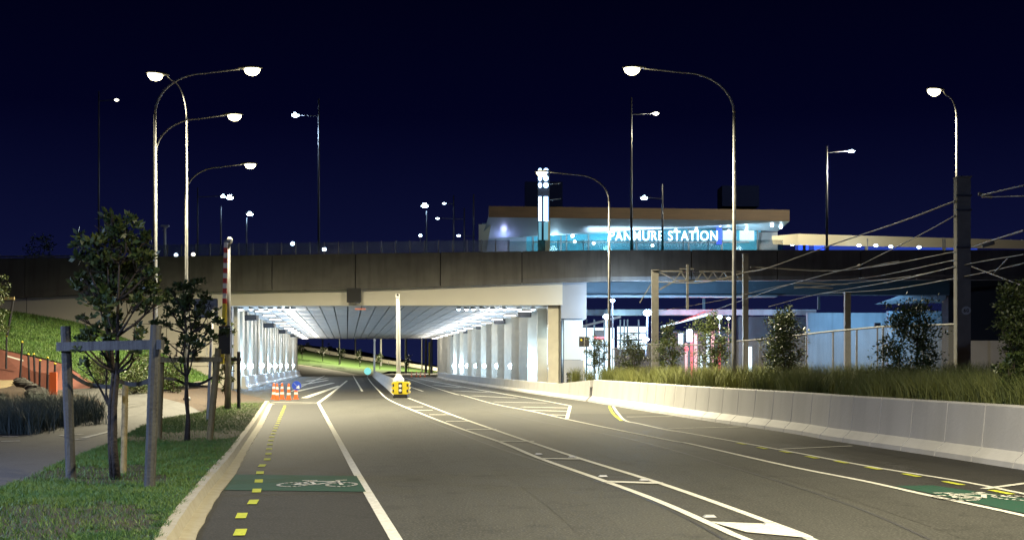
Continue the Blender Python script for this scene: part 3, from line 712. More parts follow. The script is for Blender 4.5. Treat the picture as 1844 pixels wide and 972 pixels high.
far_lamp(444, 392, 450, 385, 135, 'small bluish lamp low above the left of the overpass', 'lens_c', 1.6)
far_lamp(768, 380, 765, 370, 135, 'bright bluish lamp left of the station above the overpass', 'lens_c', 1.8)
far_lamp(817, 352, 800, 366, 140, 'slim pole left of the station with a small white lamp', 'lens_s', 1.0)
far_lamp(836, 375, 788, 393, 145, 'slim pole left of the station, small lamp at mid height', 'lens_s', 1.0)
far_lamp(853, 350, 826, 424, 130, 'slim pole beside the station roof with a low small lamp', 'lens_s', 1.0)
far_lamp(1137, 175, 1181, 204, 105, 'tall pole in front of the station with a small warm lamp on the right', 'lens_sw', 1.2, ybase=455, power=1500, col=WARM)
far_lamp(1193, 332, 1160, 356, 105, 'shorter pole in front of the station with a bluish lamp on the left', 'lens_c', 1.3, ybase=455)
far_lamp(1489, 262, 1533, 272, 102, 'slim pole right of the station with a small starry bluish lamp', 'lens_c', 1.1, ybase=455, power=7500, col=(1, .92, .7))
for px, py, Y, lab, ln in ((37,468,90,'tiny white lamp at the left end of the overpass rail','lens_s'),(238,453,95,'white lamp seen through the near tree on the overpass','lens_s'),(317,459,92,'small white lamp on the overpass left of the second pole','lens_s'),(348,458,92,'small pinkish lamp on the overpass right of the pole','lens_sw'),(527,439,100,'small blue lamp above the screen fence','lens_c'),(584,449,95,'bright white lamp at the foot of the tall dark pole','lens_c'),(757,424,120,'faint lamp behind the screen fence','lens_s')):
    p = P(px, py, Y); t = empty('bollard_light', (p.x, Y, p.z-.8), lab, 'lamp')
    MB().tube([(p.x, Y, p.z-.8), (p.x, Y, p.z-.08)], .04, 8).build('post', 'darksteel', t); MB().ell(p, (.15, .15, .13), 10, 6).build('lens', ln, t)
p = P(297, 408, 100); t = empty('floodlight_mast', (p.x, 100, p.z-3), 'short white floodlight mast with a T shaped head on the overpass', 'floodlight')
MB().tube([(p.x, 100, p.z-3), (p.x, 100, p.z)], [.13, .09], 8).build('pole', 'whitep', t); MB().box((p.x, 100, p.z+.05), (.62, .3, .14)).build('head', 'whitep', t)
MB().bar((p.x-.2, 100, p.z-.3), (p.x+.2, 100, p.z-.05), .06).build('bracket', 'whitep', t)

# ------------------------------------------------------------------ station
SY = 119.0
def S(px, py, dy=0): return P(px, py, SY+dy)
st = empty('station_building', S(1150, 455), 'long station building with timber fascia, glass walls and glowing lettering', 'station')
f1_, f2_ = S(880,371), S(1422,378); f3, f4 = S(1422,398), S(880,391)
ro = MB(); ro.hexa([f4, f3, f3+Vector((0,14,.3)), f4+Vector((0,14,.3)), f1_, f2_, f2_+Vector((0,14,0)), f1_+Vector((0,14,0))]); ro.build('roof_fascia', 'fascia', st)
zs = S(1100, 411, 6).z
so = MB()
sl = S(866, 430, 3); sr = S(1400, 417, 4)
so.poly([f4+Vector((0,.01,-.01)), f3+Vector((0,.01,-.01)), sr, Vector((S(1300,411,6).x, SY+6, zs)), Vector((S(950,411,6).x, SY+6, zs)), Vector((sl.x, sl.y, sl.z))])
so.build('soffit', 'soffit', st)
MB().poly([f1_, f4, sl, sl+Vector((-.3, 8, 0)), f1_+Vector((-.2, 9, 0))]).build('roof_end', 'soffit', st)
le = MB(); le.poly([S(862,404,3), S(884,404,1), S(876,452,1), S(862,452,3)]); le.build('end_panel', 'canopyf', st)
def spanel(name, px0, px1, py0, py1, dy, m, th=.1):
    a = S(px0, py1, dy); b = S(px1, py0, dy); return MB().box(((a.x+b.x)/2, SY+dy, (a.z+b.z)/2), (b.x-a.x, th, b.z-a.z)).build(name, m, st)
spanel('back_wall', 935, 1370, 412, 462, 11, 'litteal')
spanel('glass_wall', 948, 1364, 414, 460, 6, 'teal', .03)
spanel('soffit_wall', 868, 948, 402, 460, 5.5, 'soffit')
spanel('lit_hall', 1096, 1290, 420, 452, 9.5, 'lithall')
spanel('lit_room', 1302, 1322, 415, 434, 9, 'litwhite'); spanel('lit_room', 1332, 1358, 415, 434, 9, 'litwhite')
spanel('blue_wall', 1290, 1300, 412, 440, 5.6, 'litblue', .05)
spanel('side_wall', 1366, 1400, 418, 460, 7, 'sbody')
mul = MB()
for px in (960, 1010, 1020, 1060, 1096, 1146, 1240, 1300, 1325, 1364):
    p = S(px, 437, 5.9); mul.box(p, (.12, .12, 2.6))
mul.box((S(1155,436,5.9).x, SY+5.88, S(1155,436,5.9).z), (21, .08, .12)); mul.build('mullions', 'steel', st)
def text(body, loc, size, m, parent, name='lettering', ext=.04, rx=PI/2, wid=None):
    cu = bpy.data.curves.new(name, 'FONT'); cu.body = body; cu.size = size; cu.extrude = ext; cu.align_x = 'CENTER'; cu.align_y = 'CENTER'; cu.offset = size*.008; cu.space_character = 1.12
    ob = bpy.data.objects.new('t', cu); C.objects.link(ob); bpy.context.view_layer.update()
    me = bpy.data.meshes.new_from_object(ob.evaluated_get(bpy.context.evaluated_depsgraph_get())); bpy.data.objects.remove(ob)
    me.materials.clear(); me.materials.append(M[m]); xs = [v.co.x for v in me.vertices]; k = wid/(max(xs)-min(xs)) if wid else 1
    for v in me.vertices: v.co.x *= k
    o = bpy.data.objects.new(name, me); C.objects.link(o); o.parent = parent; o.location = Vector(loc)-wloc(parent); o.rotation_euler = (rx, 0, 0); return o
for k in range(16): MB().box(S(1104+k*12.2, 401.5, 1.2), (.42, .12, .20)).build('sign_reflection', 'letters', st)  # glowing blocks added as the lettering's mirror image in the soffit
text('PANMURE STATION', S(1195, 425.5, 1.6), 1.3, 'letters', st, wid=S(1291,0,3.2).x-S(1099,0,3.2).x)
a = S(1193, 415, 3.2); sgf = MB(); sgf.bar((S(1094,0,3.2).x, SY+3.25, a.z-1.1), (S(1292,0,3.2).x, SY+3.25, a.z-1.1), .06); sgf.build('sign_rail', 'steel', st)
for px, py in ((921,402),(907,418),(1007,402),(1022,412),(1031,425),(1069,438),(1297,405),(1390,406),(1406,409),(1152,415),(1170,415),(1217,415),(1254,415),(1312,416),(1344,416),(1035,435),(1175,442)):
    d_ = 2 if py < 410 else 5; MB().ell(S(px, py, d_), (.16, .16, .15), 8, 6).build('spotlight', 'lens_s', st)
lamp(st, S(1193, 420, 1.2)+Vector((0, 0, 0)), 450, COOL, 'AREA', rot=(PI*.62, 0, 0), sx=14, sy=.8)
lamp(st, S(1000, 440, 3), 500, (.5, .8, 1), 'POINT', r=.4); lamp(st, S(1100, 440, 3.5), 500, (.4, .8, 1), 'POINT', r=.4); lamp(st, S(1350, 440, 3), 400, (.6, .85, 1), 'POINT', r=.4); lamp(st, S(907, 432, 2), 90, (.45, .5, 1), 'POINT', r=.3)
for px0, px1, yt in ((945,1012,331),(1296,1362,338)):
    a = S(px0, 375, 9); b = S(px1, yt, 9); MB().box(((a.x+b.x)/2, SY+9, (a.z+b.z)/2), (b.x-a.x, 3, b.z-a.z)).build('roof_plant', 'matt', st)
# sign tower
TYY = 110.0
p = P(979, 452, TYY); tw_ = empty('sign_tower', (p.x, TYY, p.z-3), 'tall slim sign tower glowing blue white beside the station', 'sign tower')
z1 = P(979,303,TYY).z
MB().box((P(986,0,TYY).x, TYY, (p.z-3+P(979,398,TYY).z)/2), (.42, .9, P(979,398,TYY).z-p.z+3)).build('column', 'canopyf', tw_)
MB().box((p.x, TYY+.3, (p.z-3+z1)/2), (1.0, .4, z1-p.z+3)).build('back', 'dark', tw_)
for k, px in enumerate((972.5, 983)):
    wd = .26 if k == 0 else .36; 
    for pa, pb, mm in ((354,398,'strip'),(400,432,'stripdim')):
        a = P(px, pb, TYY-.48); b = P(px, pa, TYY-.48); MB().box((a.x, a.y, (a.z+b.z)/2), (wd, .06, b.z-a.z)).build('light_strip', mm, tw_)
    for py in (308, 321, 333.5): MB().ell(P(px, py, TYY-.5), (wd*.62, .08, .24), 12, 6).build('light_panel', 'strip', tw_)
an = MB(); 
for py in (331, 359): an.bar(P(990, py+1, TYY), P(1010, py-1, TYY), .05)
an.build('antenna', 'steel', tw_)
# platform canopy to the right
ca = empty('platform_canopy', P(1600, 450, 112), 'long flat platform canopy with pale fascia and blue lights beneath', 'canopy')
a, b, c, d = P(1390,425,108), P(1436,421,112), P(1900,437,124), P(1900,447,124)
cf = MB(); cf.hexa([P(1392,440,108), P(1438,441.5,112), P(1440,441.5,122), P(1400,440,122), P(1390,425,108), P(1436,421,112), P(1440,421,122), P(1400,424,122)])
cf.hexa([P(1438,441.5,112), P(1900,449,128), P(1900,449,136), P(1440,441.5,122), P(1436,421,112), P(1900,434,128), P(1900,434,136), P(1440,421,122)]); cf.build('roof', 'canopyf', ca)
jm = MB()
for px in range(1560, 1880, 20): jm.box(P(px, 438, 112+(px-1436)*.0345-.08), (.07, .08, .75))
jm.build('fascia_fins', 'whitep', ca)
for px in (1448, 1490, 1560, 1700): MB().box(P(px, 450, 116), (.25, .25, 2)).build('column', 'steel', ca)
wv = MB(); wv.hexa([P(1432,455,117), P(1760,462,128), P(1760,462,128.2), P(1432,455,117.2), P(1432,441,117), P(1760,447,128), P(1760,447,128.2), P(1432,441,117.2)]); wv.build('back_screen', emis('blue_glow', (.03, .07, .50), .6), ca)
for px, py in ((1427,440),(1547,442),(1577,442),(1604,444),(1655,445)): MB().ell(P(px, py, 114), (.2, .2, .12), 8, 6).build('spotlight', 'lens_s', ca)
for px in (1447, 1475): MB().box(P(px, 446, 116.4), (.9, .05, .6)).build('blue_panel', 'litblue', ca)

# ------------------------------------------------------------------ under the overpass at right: rail side
def pbox(name, px0, px1, py0, py1, Y, m, parent=None, th=.3, slope=0):
    a = P(px0, py1, Y); b = P(px1, py0, Y); return MB().box(((a.x+b.x)/2, Y+th/2, (a.z+b.z)/2), (b.x-a.x, th, b.z-a.z)).build(name, m, parent)
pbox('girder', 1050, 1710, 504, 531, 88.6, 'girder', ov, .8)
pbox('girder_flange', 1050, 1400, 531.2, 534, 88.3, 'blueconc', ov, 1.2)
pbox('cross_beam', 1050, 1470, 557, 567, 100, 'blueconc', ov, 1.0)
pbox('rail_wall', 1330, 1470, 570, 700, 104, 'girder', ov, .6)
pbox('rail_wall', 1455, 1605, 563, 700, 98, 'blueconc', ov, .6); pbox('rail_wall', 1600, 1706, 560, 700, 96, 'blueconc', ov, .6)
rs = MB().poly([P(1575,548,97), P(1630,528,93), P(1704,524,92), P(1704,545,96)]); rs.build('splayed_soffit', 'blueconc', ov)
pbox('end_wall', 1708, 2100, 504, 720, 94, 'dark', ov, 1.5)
for px in (1268, 1475): pbox('underbridge_post', px-2, px+2, 534, 557, 92, 'girder', ov, .2)
pbox('stair_wall', 1748, 1826, 613, 680, 62, 'barrier', None, .5)
so_ = [o for o in C.objects if o.name.startswith('stair_wall')][0]; so_.name = 'retaining_wall'; tag(so_, 'grey concrete retaining wall at the right behind the big mast', 'wall')
def dotlamp(px, py, Y, label, r=.22, ln='lens_c', pw=0, col=COOL, post=2.5):
    p = P(px, py, Y); post = post; t = empty('platform_lamp', (p.x, Y, p.z-post), label, 'lamp', 'lamps of the rail platform')
    MB().tube([(p.x, Y+.05, p.z-post), (p.x, Y+.05, p.z-.05)], .045, 8).build('post', 'darksteel', t)
    MB().box((p.x, Y+.05, p.z+r*.75), (r*1.2, r, .05)).build('hood', 'darksteel', t); MB().ell(p, (r, r*.8, r*.7), 12, 6).build('lens', ln, t, smooth=True)
    if pw: lamp(t, (p.x, Y-.5, p.z-.4), pw, col, 'POINT', r=.3)
dotlamp(1166, 563, 84, 'very bright bluish platform lamp left of the lattice mast', .27, pw=2600, col=(.35,.6,1), post=2.2)
dotlamp(1163, 611, 90, 'bright low bluish lamp in front of the lit platform shelter', .22, pw=900, col=(.35,.6,1), post=1.2)
dotlamp(1103, 541, 83, 'small starry lamp just right of the pole under the bridge edge', .15, pw=500)
dotlamp(1092, 570, 86, 'bright lamp left of the pole under the bridge', .22, pw=1400)
dotlamp(1296, 571, 96, 'white platform lamp above the dark shrub at right', .18, pw=1500)
dotlamp(1312, 573, 100, 'tiny white lamp right of the platform lamp', .12)
sh = empty('platform_shelter', P(1120, 665, 103), 'brightly lit white platform shelter under the bridge behind the pier', 'shelter')
pbox('lit_wall', 1046, 1106, 590, 690, 104, 'litwhite', sh, .2)
pbox('lit_wall', 1112, 1164, 588, 628, 106, 'litwhite', sh, .2)
MB().hexa([P(1046,590,102), P(1118,572,96), P(1118,572,98), P(1046,590,104), P(1046,586,102), P(1118,568,96), P(1118,568,98), P(1046,586,104)]).build('sloped_roof', 'whitep', sh)
fr = MB()
for px in (1056, 1070, 1088, 1117, 1124, 1130, 1150, 1164): fr.bar(P(px, 690 if px < 1110 else 640, 102.5), P(px, 575, 102.5), .12)
for py in (600, 612): fr.bar(P(1112, py, 102.4), P(1164, py, 102.4), .10)
fr.build('frame', 'girder', sh); pbox('poster', 1070, 1088, 594, 612, 102.2, 'dark', sh, .1); pbox('poster_band', 1070, 1088, 606, 610, 102.0, 'litred', sh, .05)
fr = MB()
for i in range(6): fr.bar(P(1134, 591+i*4, 103), P(1147, 591+i*4, 103), .07)
fr.build('stair_treads', 'darksteel', sh)
sh2 = empty('ticket_hall', P(1262, 665, 100), 'glazed ticket hall with red and pink lit pillars behind the shrubs', 'building')
pbox('back_wall', 1195, 1325, 596, 700, 104, 'girder', sh2, .2)
for px, mm, wd, y0, y1 in ((1236,'litpink',4,618,685),(1253,'litpink',5,600,690),(1284,'litpink',6,595,672),(1296,'litred',4,616,668),(1246,'litred',4,610,690),(1226,'litwhite',8,600,622),(1242,'litwhite',10,592,615),(1262,'litwhite',6,640,688),(1350,'litwhite',8,624,670),(1343,'litpink',3,630,668),(1275,'litwhite',5,600,690)):
    pbox('lit_pillar', px-wd/2, px+wd/2, y0, y1, 100+px*.001, mm, sh2, .2)
MB().hexa([P(1190,590,98), P(1276,568,94), P(1276,568,96), P(1190,590,100), P(1190,587,98), P(1276,564,94), P(1276,564,96), P(1190,587,100)]).build('lit_eave', 'litwhite', sh2)
fr = MB()
for k in range(2): fr.bar(P(1200+k*14, 588-k*5, 95), P(1270+k*14, 560-k*3, 92), .035)
fr.build('x', 'litred', sh2) if False else fr.build('roof_rods', 'red', sh2)
MB().ell(P(1236, 628, 99), (.2, .1, .2), 10, 6).build('red_signal', 'litred', sh2)
lamp(sh2, P(1262, 600, 97), 1400, (1, .2, .25), 'POINT', r=.6)
lamp(sh, P(1100, 600, 99), 900, (.7, .9, 1), 'POINT', r=.8)
l_ = empty('wall_floodlight', P(1580, 585, 91), 'cool floodlight on the wall of the rail cutting behind the shrubs', 'floodlight')
MB().box(P(1580, 585, 91), (.4, .25, .3)).build('housing', 'darksteel', l_); MB().bar(P(1580, 588, 91), P(1580, 680, 91), .09).build('post', 'darksteel', l_)
lamp(l_, P(1580, 583, 91.6)+Vector((0, 0, .1)), 2000, (.35, .65, 1), 'SPOT', size=2.4, blend=.8, r=.2, rot=(PI/2, 0, 0))
# small signals beside the pier, dark bollard
p = P(1052, 690, 80); t = empty('rail_signal', p, 'pair of small dark square signal heads on a thin white pole by the pier', 'signal')
MB().tube([p, P(1052, 604, 80)], .05, 8).build('pole', 'whitep', t)
for px in (1047, 1057): MB().box(P(px, 615, 79.9), (.30, .12, .62)).build('signal_head', 'dark', t)
MB().ell(P(1047, 612, 79.83), (.07, .03, .07), 8, 5).build('lens', 'yelp', t)
p = P(1024, 692, 74); t = empty('bollard', (p.x, 74, 0), 'dark slim bollard in front of the pier foot', 'bollard')
MB().lathe((p.x, 74, 0), [(.13, 0), (.13, .9), (.09, 1.0), (.14, 1.02), (.14, 1.12), (.05, 1.2)], 10).build('post', 'dark', t); MB().lathe((p.x, 74, .8), [(.135, 0), (.135, .08)], 10).build('collar', 'steel', t)

# ------------------------------------------------------------------ rail masts and wires
def mast(px, py0, py1, Y, wd, label, m='maststeel'):
    a = P(px, py1, Y); b = P(px, py0, Y); t = empty('rail_mast', a, label, 'mast', 'overhead line masts')
    MB().box((a.x, Y, (a.z+b.z)/2), (wd, .05, b.z-a.z)).box((a.x-wd/2+.02, Y+.14, (a.z+b.z)/2), (.04, .3, b.z-a.z)).box((a.x+wd/2-.02, Y+.14, (a.z+b.z)/2), (.04, .3, b.z-a.z)).build('column', m, t)
    MB().box((a.x, Y+.1, b.z+.02), (wd+.03, .42, .04)).build('cap', m, t)
    return t
m1 = mast(1735.5, 320, 668, 38, .40, 'big grey rail mast at the right with clamps and a round number plate')
for py in (352, 378, 445): MB().box(P(1735.5, py, 37.93), (.46, .08, .05)).build('clamp', 'darksteel', m1)
tg = empty('n', (0, 0, 0), None, None)
bpy.data.objects.remove(tg)
MB().tube([P(1740, 559, 37.95), P(1740, 559, 37.92)], .13, 20).build('number_plate', 'signgrey', m1)
text('60', P(1740, 559, 37.90), .15, 'black', m1, 'number', .004)
m2 = mast(1343, 458, 668, 70, .28, 'plain pale mast right of the near planter lamp', 'maststeel')
mast(1527, 527, 672, 72, .32, 'short brown mast between the two round shrubs')
m4 = mast(1180, 487, 668, 72, .38, 'mast carrying the lattice boom over the tracks')
tr_ = MB(); Ym = 72
tr_.bar(P(1186, 488, Ym), P(1358, 489, Ym), .07); tr_.bar(P(1218, 505, Ym), P(1352, 502, Ym), .07)
for k in range(7): 
    x0 = 1216+k*19.5; tr_.bar(P(x0, 504, Ym), P(x0+9.7, 489, Ym), .05); tr_.bar(P(x0+9.7, 489, Ym), P(x0+19.5, 503, Ym), .05)
tr_.bar(P(1188, 521, Ym), P(1218, 504, Ym), .09); tr_.bar(P(1188, 490, Ym), P(1216, 504, Ym), .06); tr_.build('lattice_boom', 'maststeel', m4)
dr = MB(); dr.bar(P(1238, 476, Ym-.1), P(1238, 558, Ym-.1), .13); dr.bar(P(1224, 484, Ym-.1), P(1250, 484, Ym-.1), .07); dr.bar(P(1224, 506, Ym-.1), P(1250, 506, Ym-.1), .07); dr.bar(P(1172, 512, Ym), P(1152, 545, Ym), .05); dr.build('drop_bracket', 'maststeel', m4)
WS = [(((1720,362,38),(1620,400,44),(1500,440,54),(1384,482,62),(1343,490,66),(1270,508,70),(1186,508,72)), .035),
      (((1720,388,38),(1655,424,43),(1548,478,52)), .025), (((1548,478,52),(1440,507,60),(1384,524,66),(1265,566,76)), .025),
      (((1720,453,38),(1590,478,48),(1500,487,58),(1400,482,60)), .018), (((1720,480,38),(1600,508,48),(1470,530,60),(1384,552,66)), .02),
      (((1844,415,30),(1790,432,34),(1750,445,37)), .035), (((1844,334,30),(1800,344,33),(1768,352,35)), .028), (((1850,353,30),(1768,355,35)), .02),
      (((1844,458,30),(1750,474,37),(1640,497,46),(1520,511,56),(1430,519,62)), .018), (((1844,474,30),(1750,495,37),(1600,521,48),(1480,528,58)), .018),
      (((1844,515,30),(1750,480,37)), .022), (((1815,465,32),(1790,492,34)), .022), (((1620,470,46),(1500,488,58),(1360,481,66)), .015), (((1186,560,74),(1300,540,70),(1420,512,62),(1560,500,54),(1720,468,38)), .015)]
for pts, r_ in WS:
    dz = pts[0]; mb = MB(); mb.tube(smooth_curve([P(*q) for q in pts], 5), r_*.75, 6)
    lab = 'thin overhead rail wire' 
    tag(mb.build('overhead_wire', 'wire'), None, 'wire', 'overhead wires strung between the rail masts')
labs = ['thick overhead wire sagging from the top of the big mast to the lattice boom','short wire falling left from the second clamp of the big mast','thin wire continuing down left below the round insulator','dark wire leaving the lowest clamp of the big mast towards the left','lowest dark wire crossing behind the big mast to the shrubs','thick wire rising from the big mast to the right picture edge',
        'upper thick wire at the right edge ending in a small insulator','thin flat wire just under the upper right insulator','long dark wire crossing the black bridge face at right','lower long dark wire across the blue lit wall','stay falling right from the big mast to the edge','short diagonal strut right of the big mast','thin dark wire left of the big mast in front of the bridge','faint thin wire above the ticket hall roof']
ws = [o for o in C.objects if o.name.startswith('overhead_wire')]
for o, l in zip(ws, labs): o['label'] = l
for (a, b, Y, lab) in (((1762,349),(1786,355),35.2,'small horizontal insulator at the end of the upper right wire'),((1384,482),(1352,481),66,'insulator on the horizontal wire by the pale mast'),((1768,443),(1790,437),34.5,'dark tension insulator on the wire right of the big mast')):
    tag(MB().tube([P(*a, Y), P(*b, Y)], .05, 8).build('insulator', 'maststeel'), lab, 'insulator')
tag(MB().ell(P(1547, 478, 52), (.07, .07, .07), 10, 6).build('wire_clamp', 'steel'), 'small bright round clamp on the wire in front of the bridge', 'clamp')
for a, b, Y, lab in (((1434,510),(1527,512),58,'upper cantilever tube left of the short brown mast'),((1430,516),(1500,519),58,'lower cantilever tube left of the short brown mast'),((1640,497),(1720,496),45,'upper cantilever tube left of the big mast'),((1650,502),(1700,505),44,'lower short cantilever tube left of the big mast')):
    tag(MB().bar(P(*a, Y), P(*b, Y), .05).build('cantilever_tube', 'maststeel'), lab, 'cantilever')

# mesh fence behind the planter
top = [(1103,628,74),(1170,619,70),(1260,621,66),(1314,615,62),(1368,611,58),(1500,596,51),(1590,588,46),(1744,583,41)]
hf = empty('mesh_fence', P(1368, 690, 60), 'grey mesh fence with a tubular top rail behind the planter', 'fence')
tp = [P(*q) for q in top]; MB().tube(tp, .035, 8).build('top_rail', 'steel', hf)
ps = MB(); 
for a, b in zip(tp, tp[1:]):
    n = max(1, int((b-a).length/1.9))
    for i in range(n):
        p = a.lerp(b, i/n); MB().bar(p, p-Vector((0, 0, p.z-.7)), .06).build('post', 'steel', hf)
    ps.poly([a-Vector((0,0,.04)), b-Vector((0,0,.04)), Vector((b.x, b.y, .75)), Vector((a.x, a.y, .75))])
    k = int((b-a).length/.22)
    for i in range(k): pass
ps.build('mesh_panel', mat('mesh_panel', (.22, .22, .22), .6, alpha=.24), hf)
MB().bar(tp[-1], tp[-1]-Vector((0, 0, 2.2)), .1).build('end_post', 'steel', hf)

# ------------------------------------------------------------------ trees and shrubs
def tree(name, base, hgt, clumps, label, cat, group=None, leaf='leafA', n=2600, ls=.055, stems=1, tr=.045, seed=1, lean=(0, 0), cr=.30):
    """clumps: list of (dx, dy, z, r) centres the limbs grow to"""
    r = random.Random(seed); base = Vector(base); t = empty(name, base, label, cat, group)
    mb = MB(); forks = []
    for s in range(stems):
        off = Vector((r.uniform(-.09, .09)*(stems > 1), r.uniform(-.08, .08)*(stems > 1), 0)); pts = [base+off]
        for k in range(1, 7):
            pts.append(base+off*(1+k*.3)+Vector((r.gauss(0, .025)+lean[0]*k/6, r.gauss(0, .025)+lean[1]*k/6, hgt*.85*k/6)))
        mb.tube(pts, [tr*(1-.13*i) for i in range(7)], 7); forks += pts[1:]
    for (dx, dy, z, rr) in clumps:
        c = base+Vector((dx, dy, z)); f = min((q for q in forks if q.z < c.z-.05), key=lambda q: (q-c).length+abs(q.z-(c.z-.55))*.8, default=forks[0])
        m_ = f.lerp(c, .5)+Vector((r.uniform(-.05, .05), r.uniform(-.05, .05), -.06)); mb.tube([f, m_, c], [tr*.42, tr*.3, tr*.12], 5)
        for j in range(4):
            q = c+Vector((r.gauss(0, rr*.6), r.gauss(0, rr*.6), r.gauss(0, rr*.5))); mb.tube([m_.lerp(c, .5), q], [tr*.16, tr*.07], 4)
    mb.build('trunk', 'bark', t, smooth=True)
    wsum = sum(c[3]**2 for c in clumps); L = MB()
    for (dx, dy, z, rr) in clumps:
        k = int(n*rr*rr/wsum); c = base+Vector((dx, dy, z)); subs = [c+Vector((r.gauss(0, rr*.5), r.gauss(0, rr*.5), r.gauss(0, rr*.42))) for _ in range(max(3, int(k/26)))]
        for j in range(k):
            s = subs[j % len(subs)]; p = s+Vector((r.gauss(0, rr*.20), r.gauss(0, rr*.20), r.gauss(0, rr*.16)))
            d = (p-s+Vector((r.uniform(-.1, .1), r.uniform(-.1, .1), r.uniform(-.02, .12)))); d = d.normalized() if d.length > 0 else Vector((0, 0, 1))
            q = d.cross(Vector((r.gauss(0, 1), r.gauss(0, 1), r.gauss(0, 1)))).normalized(); l = ls*r.uniform(.5, 1.45)
            L.poly([p, p+d*l*.5+q*l*.26, p+d*l, p+d*l*.5-q*l*.26])
    L.build('crown', leaf, t)
    return t
def cl(hw, z0, z1, n, rr, seed, prof_=None):
    r = random.Random(seed); out = []
    for k in range(n):
        u = (k+.5)/n; z = z0+(z1-z0)*u; wd = (prof_(u) if prof_ else math.sin(PI*(.12+.8*u)))*hw; a = r.uniform(0, 2*PI); q = r.uniform(.35, 1)
        out.append((wd*q*math.cos(a), wd*q*math.sin(a)*.8, z, rr*r.uniform(.7, 1.25)))
    return out
# near tree: clumps read from the photograph (pixel x, pixel y, radius in m), crown about 1.3 m across
tb = G(210, 864, .1); k_ = tb.y/F
def px_clumps(base, lst, seed):
    r = random.Random(seed); return [((px-CX)*base.y/F-base.x, r.uniform(-.35, .35), H-(py-HY)*base.y/F-base.z, rr*r.uniform(.6, 1.0)) for px, py, rr in lst]
c1 = px_clumps(tb, [(205,392,.16),(222,412,.2),(238,415,.18),(190,405,.14),(165,428,.16),(145,437,.14),(180,440,.2),(210,440,.22),(240,440,.18),(255,425,.1),(160,470,.14),(195,470,.24),(225,478,.24),(255,470,.18),(268,490,.12),(150,500,.14),(175,505,.2),(205,510,.24),(240,510,.22),(262,515,.14),(145,520,.12),(170,530,.2),(200,545,.24),(232,545,.2),(262,548,.14),(285,550,.12),(150,572,.1),(180,575,.18),(210,585,.2),(290,535,.1),(165,598,.14),(190,608,.14),(238,590,.12),(160,628,.1),(185,640,.1),(150,610,.08),(255,640,.09),(262,610,.09),(140,655,.08),(185,665,.07)], 4)
tree('young_tree', tb, 3.3, c1, 'tall bushy young tree between dark stakes, nearest on the verge', 'tree', 'staked young trees on the verge', n=3900, ls=.085, stems=2, tr=.05, seed=3)
tb2 = G(336, 794, .1)
c2_ = px_clumps(tb2, [(328,518,.16),(345,512,.14),(320,540,.2),(345,535,.2),(365,540,.14),(305,560,.18),(330,560,.22),(355,562,.18),(385,565,.14),(295,580,.14),(320,585,.2),(352,590,.2),(375,592,.14),(395,575,.12),(300,610,.14),(325,615,.18),(350,612,.14),(300,632,.1),(378,612,.12),(395,600,.12),(290,545,.12),(310,525,.12),(330,650,.1),(350,640,.1),(360,625,.1)], 5)
tree('young_tree', tb2, 3.0, c2_, 'middle young tree staked with pale timber in front of the cycle sign', 'tree', 'staked young trees on the verge', n=2900, ls=.085, stems=2, tr=.045, seed=9)
tb3 = G(406, 735, .1)
c3_ = px_clumps(tb3, [(408,590,.2),(400,575,.16),(415,600,.2),(395,610,.2),(410,625,.26),(398,640,.22),(415,650,.24),(405,665,.26),(395,680,.18),(412,685,.2),(404,700,.14)], 6)
tree('young_tree', tb3, 2.6, c3_, 'farthest small young tree beside the barrier gate', 'tree', 'staked young trees on the verge', n=2300, ls=.085, stems=2, tr=.04, seed=11)
def leafy(px, pt, pb, wpx, Y, label, n, seed, leaf='leafA', ls=.08, name='round_shrub'):
    b = P(px, pb, Y); hgt = (pb-pt)*Y/F; hw = wpx*Y/F/2
    tree(name, b, hgt*.85, cl(hw*.85, hgt*.16, hgt*.93, 20, hw*.46, seed), label, 'shrub', 'planted shrubs behind the barrier', leaf, int(n*1.9), ls, 2, .035, seed)
leafy(1075, 605, 672, 44, 66, 'small dark shrub nearest to the bridge pier', 1500, 21)
leafy(1137, 605, 675, 58, 62, 'dark shrub in front of the platform shelter', 1800, 22)
leafy(1207, 582, 675, 62, 56, 'dark shrub in front of the mast with the lattice boom', 1900, 23)
leafy(1283, 568, 680, 66, 50, 'shrub in front of the pink lit ticket hall', 2200, 24)
leafy(1414, 552, 700, 84, 41, 'round shrub right of the pale mast against the blue wall', 3200, 25)
leafy(1642, 542, 720, 112, 31, 'wide round shrub left of the big grey mast', 4200, 26, ls=.07)
leafy(1838, 505, 745, 110, 23, 'yellowish green shrub cut by the right picture edge', 4200, 27, 'leafY', .06)
leafy(1828, 640, 728, 70, 22, 'low dark shrub under the yellowish one at the right edge', 1800, 28)
leafy(-6, 500, 640, 50, 50, 'shrub cut off by the left picture edge above the red path', 1500, 29)
leafy(75, 418, 560, 60, 100, 'lone round tree standing above the left end of the overpass', 1200, 30, ls=.16, name='round_tree')
for k, (px, pt, pb, wp, Y, lf, lab) in enumerate(((180,640,700,60,55,'leafY','olive shrub behind the left stake of the near tree'),(255,625,712,90,53,'leafY','tall olive shrub seen through the near stakes'),(240,660,715,80,51,'leafA','low dark shrub seen under the near crossbar'),(315,650,716,50,56,'leafY','olive shrub behind the middle tree'))):
    leafy(px, pt, pb, wp, Y, lab, 1500, 40+k, lf, .075)

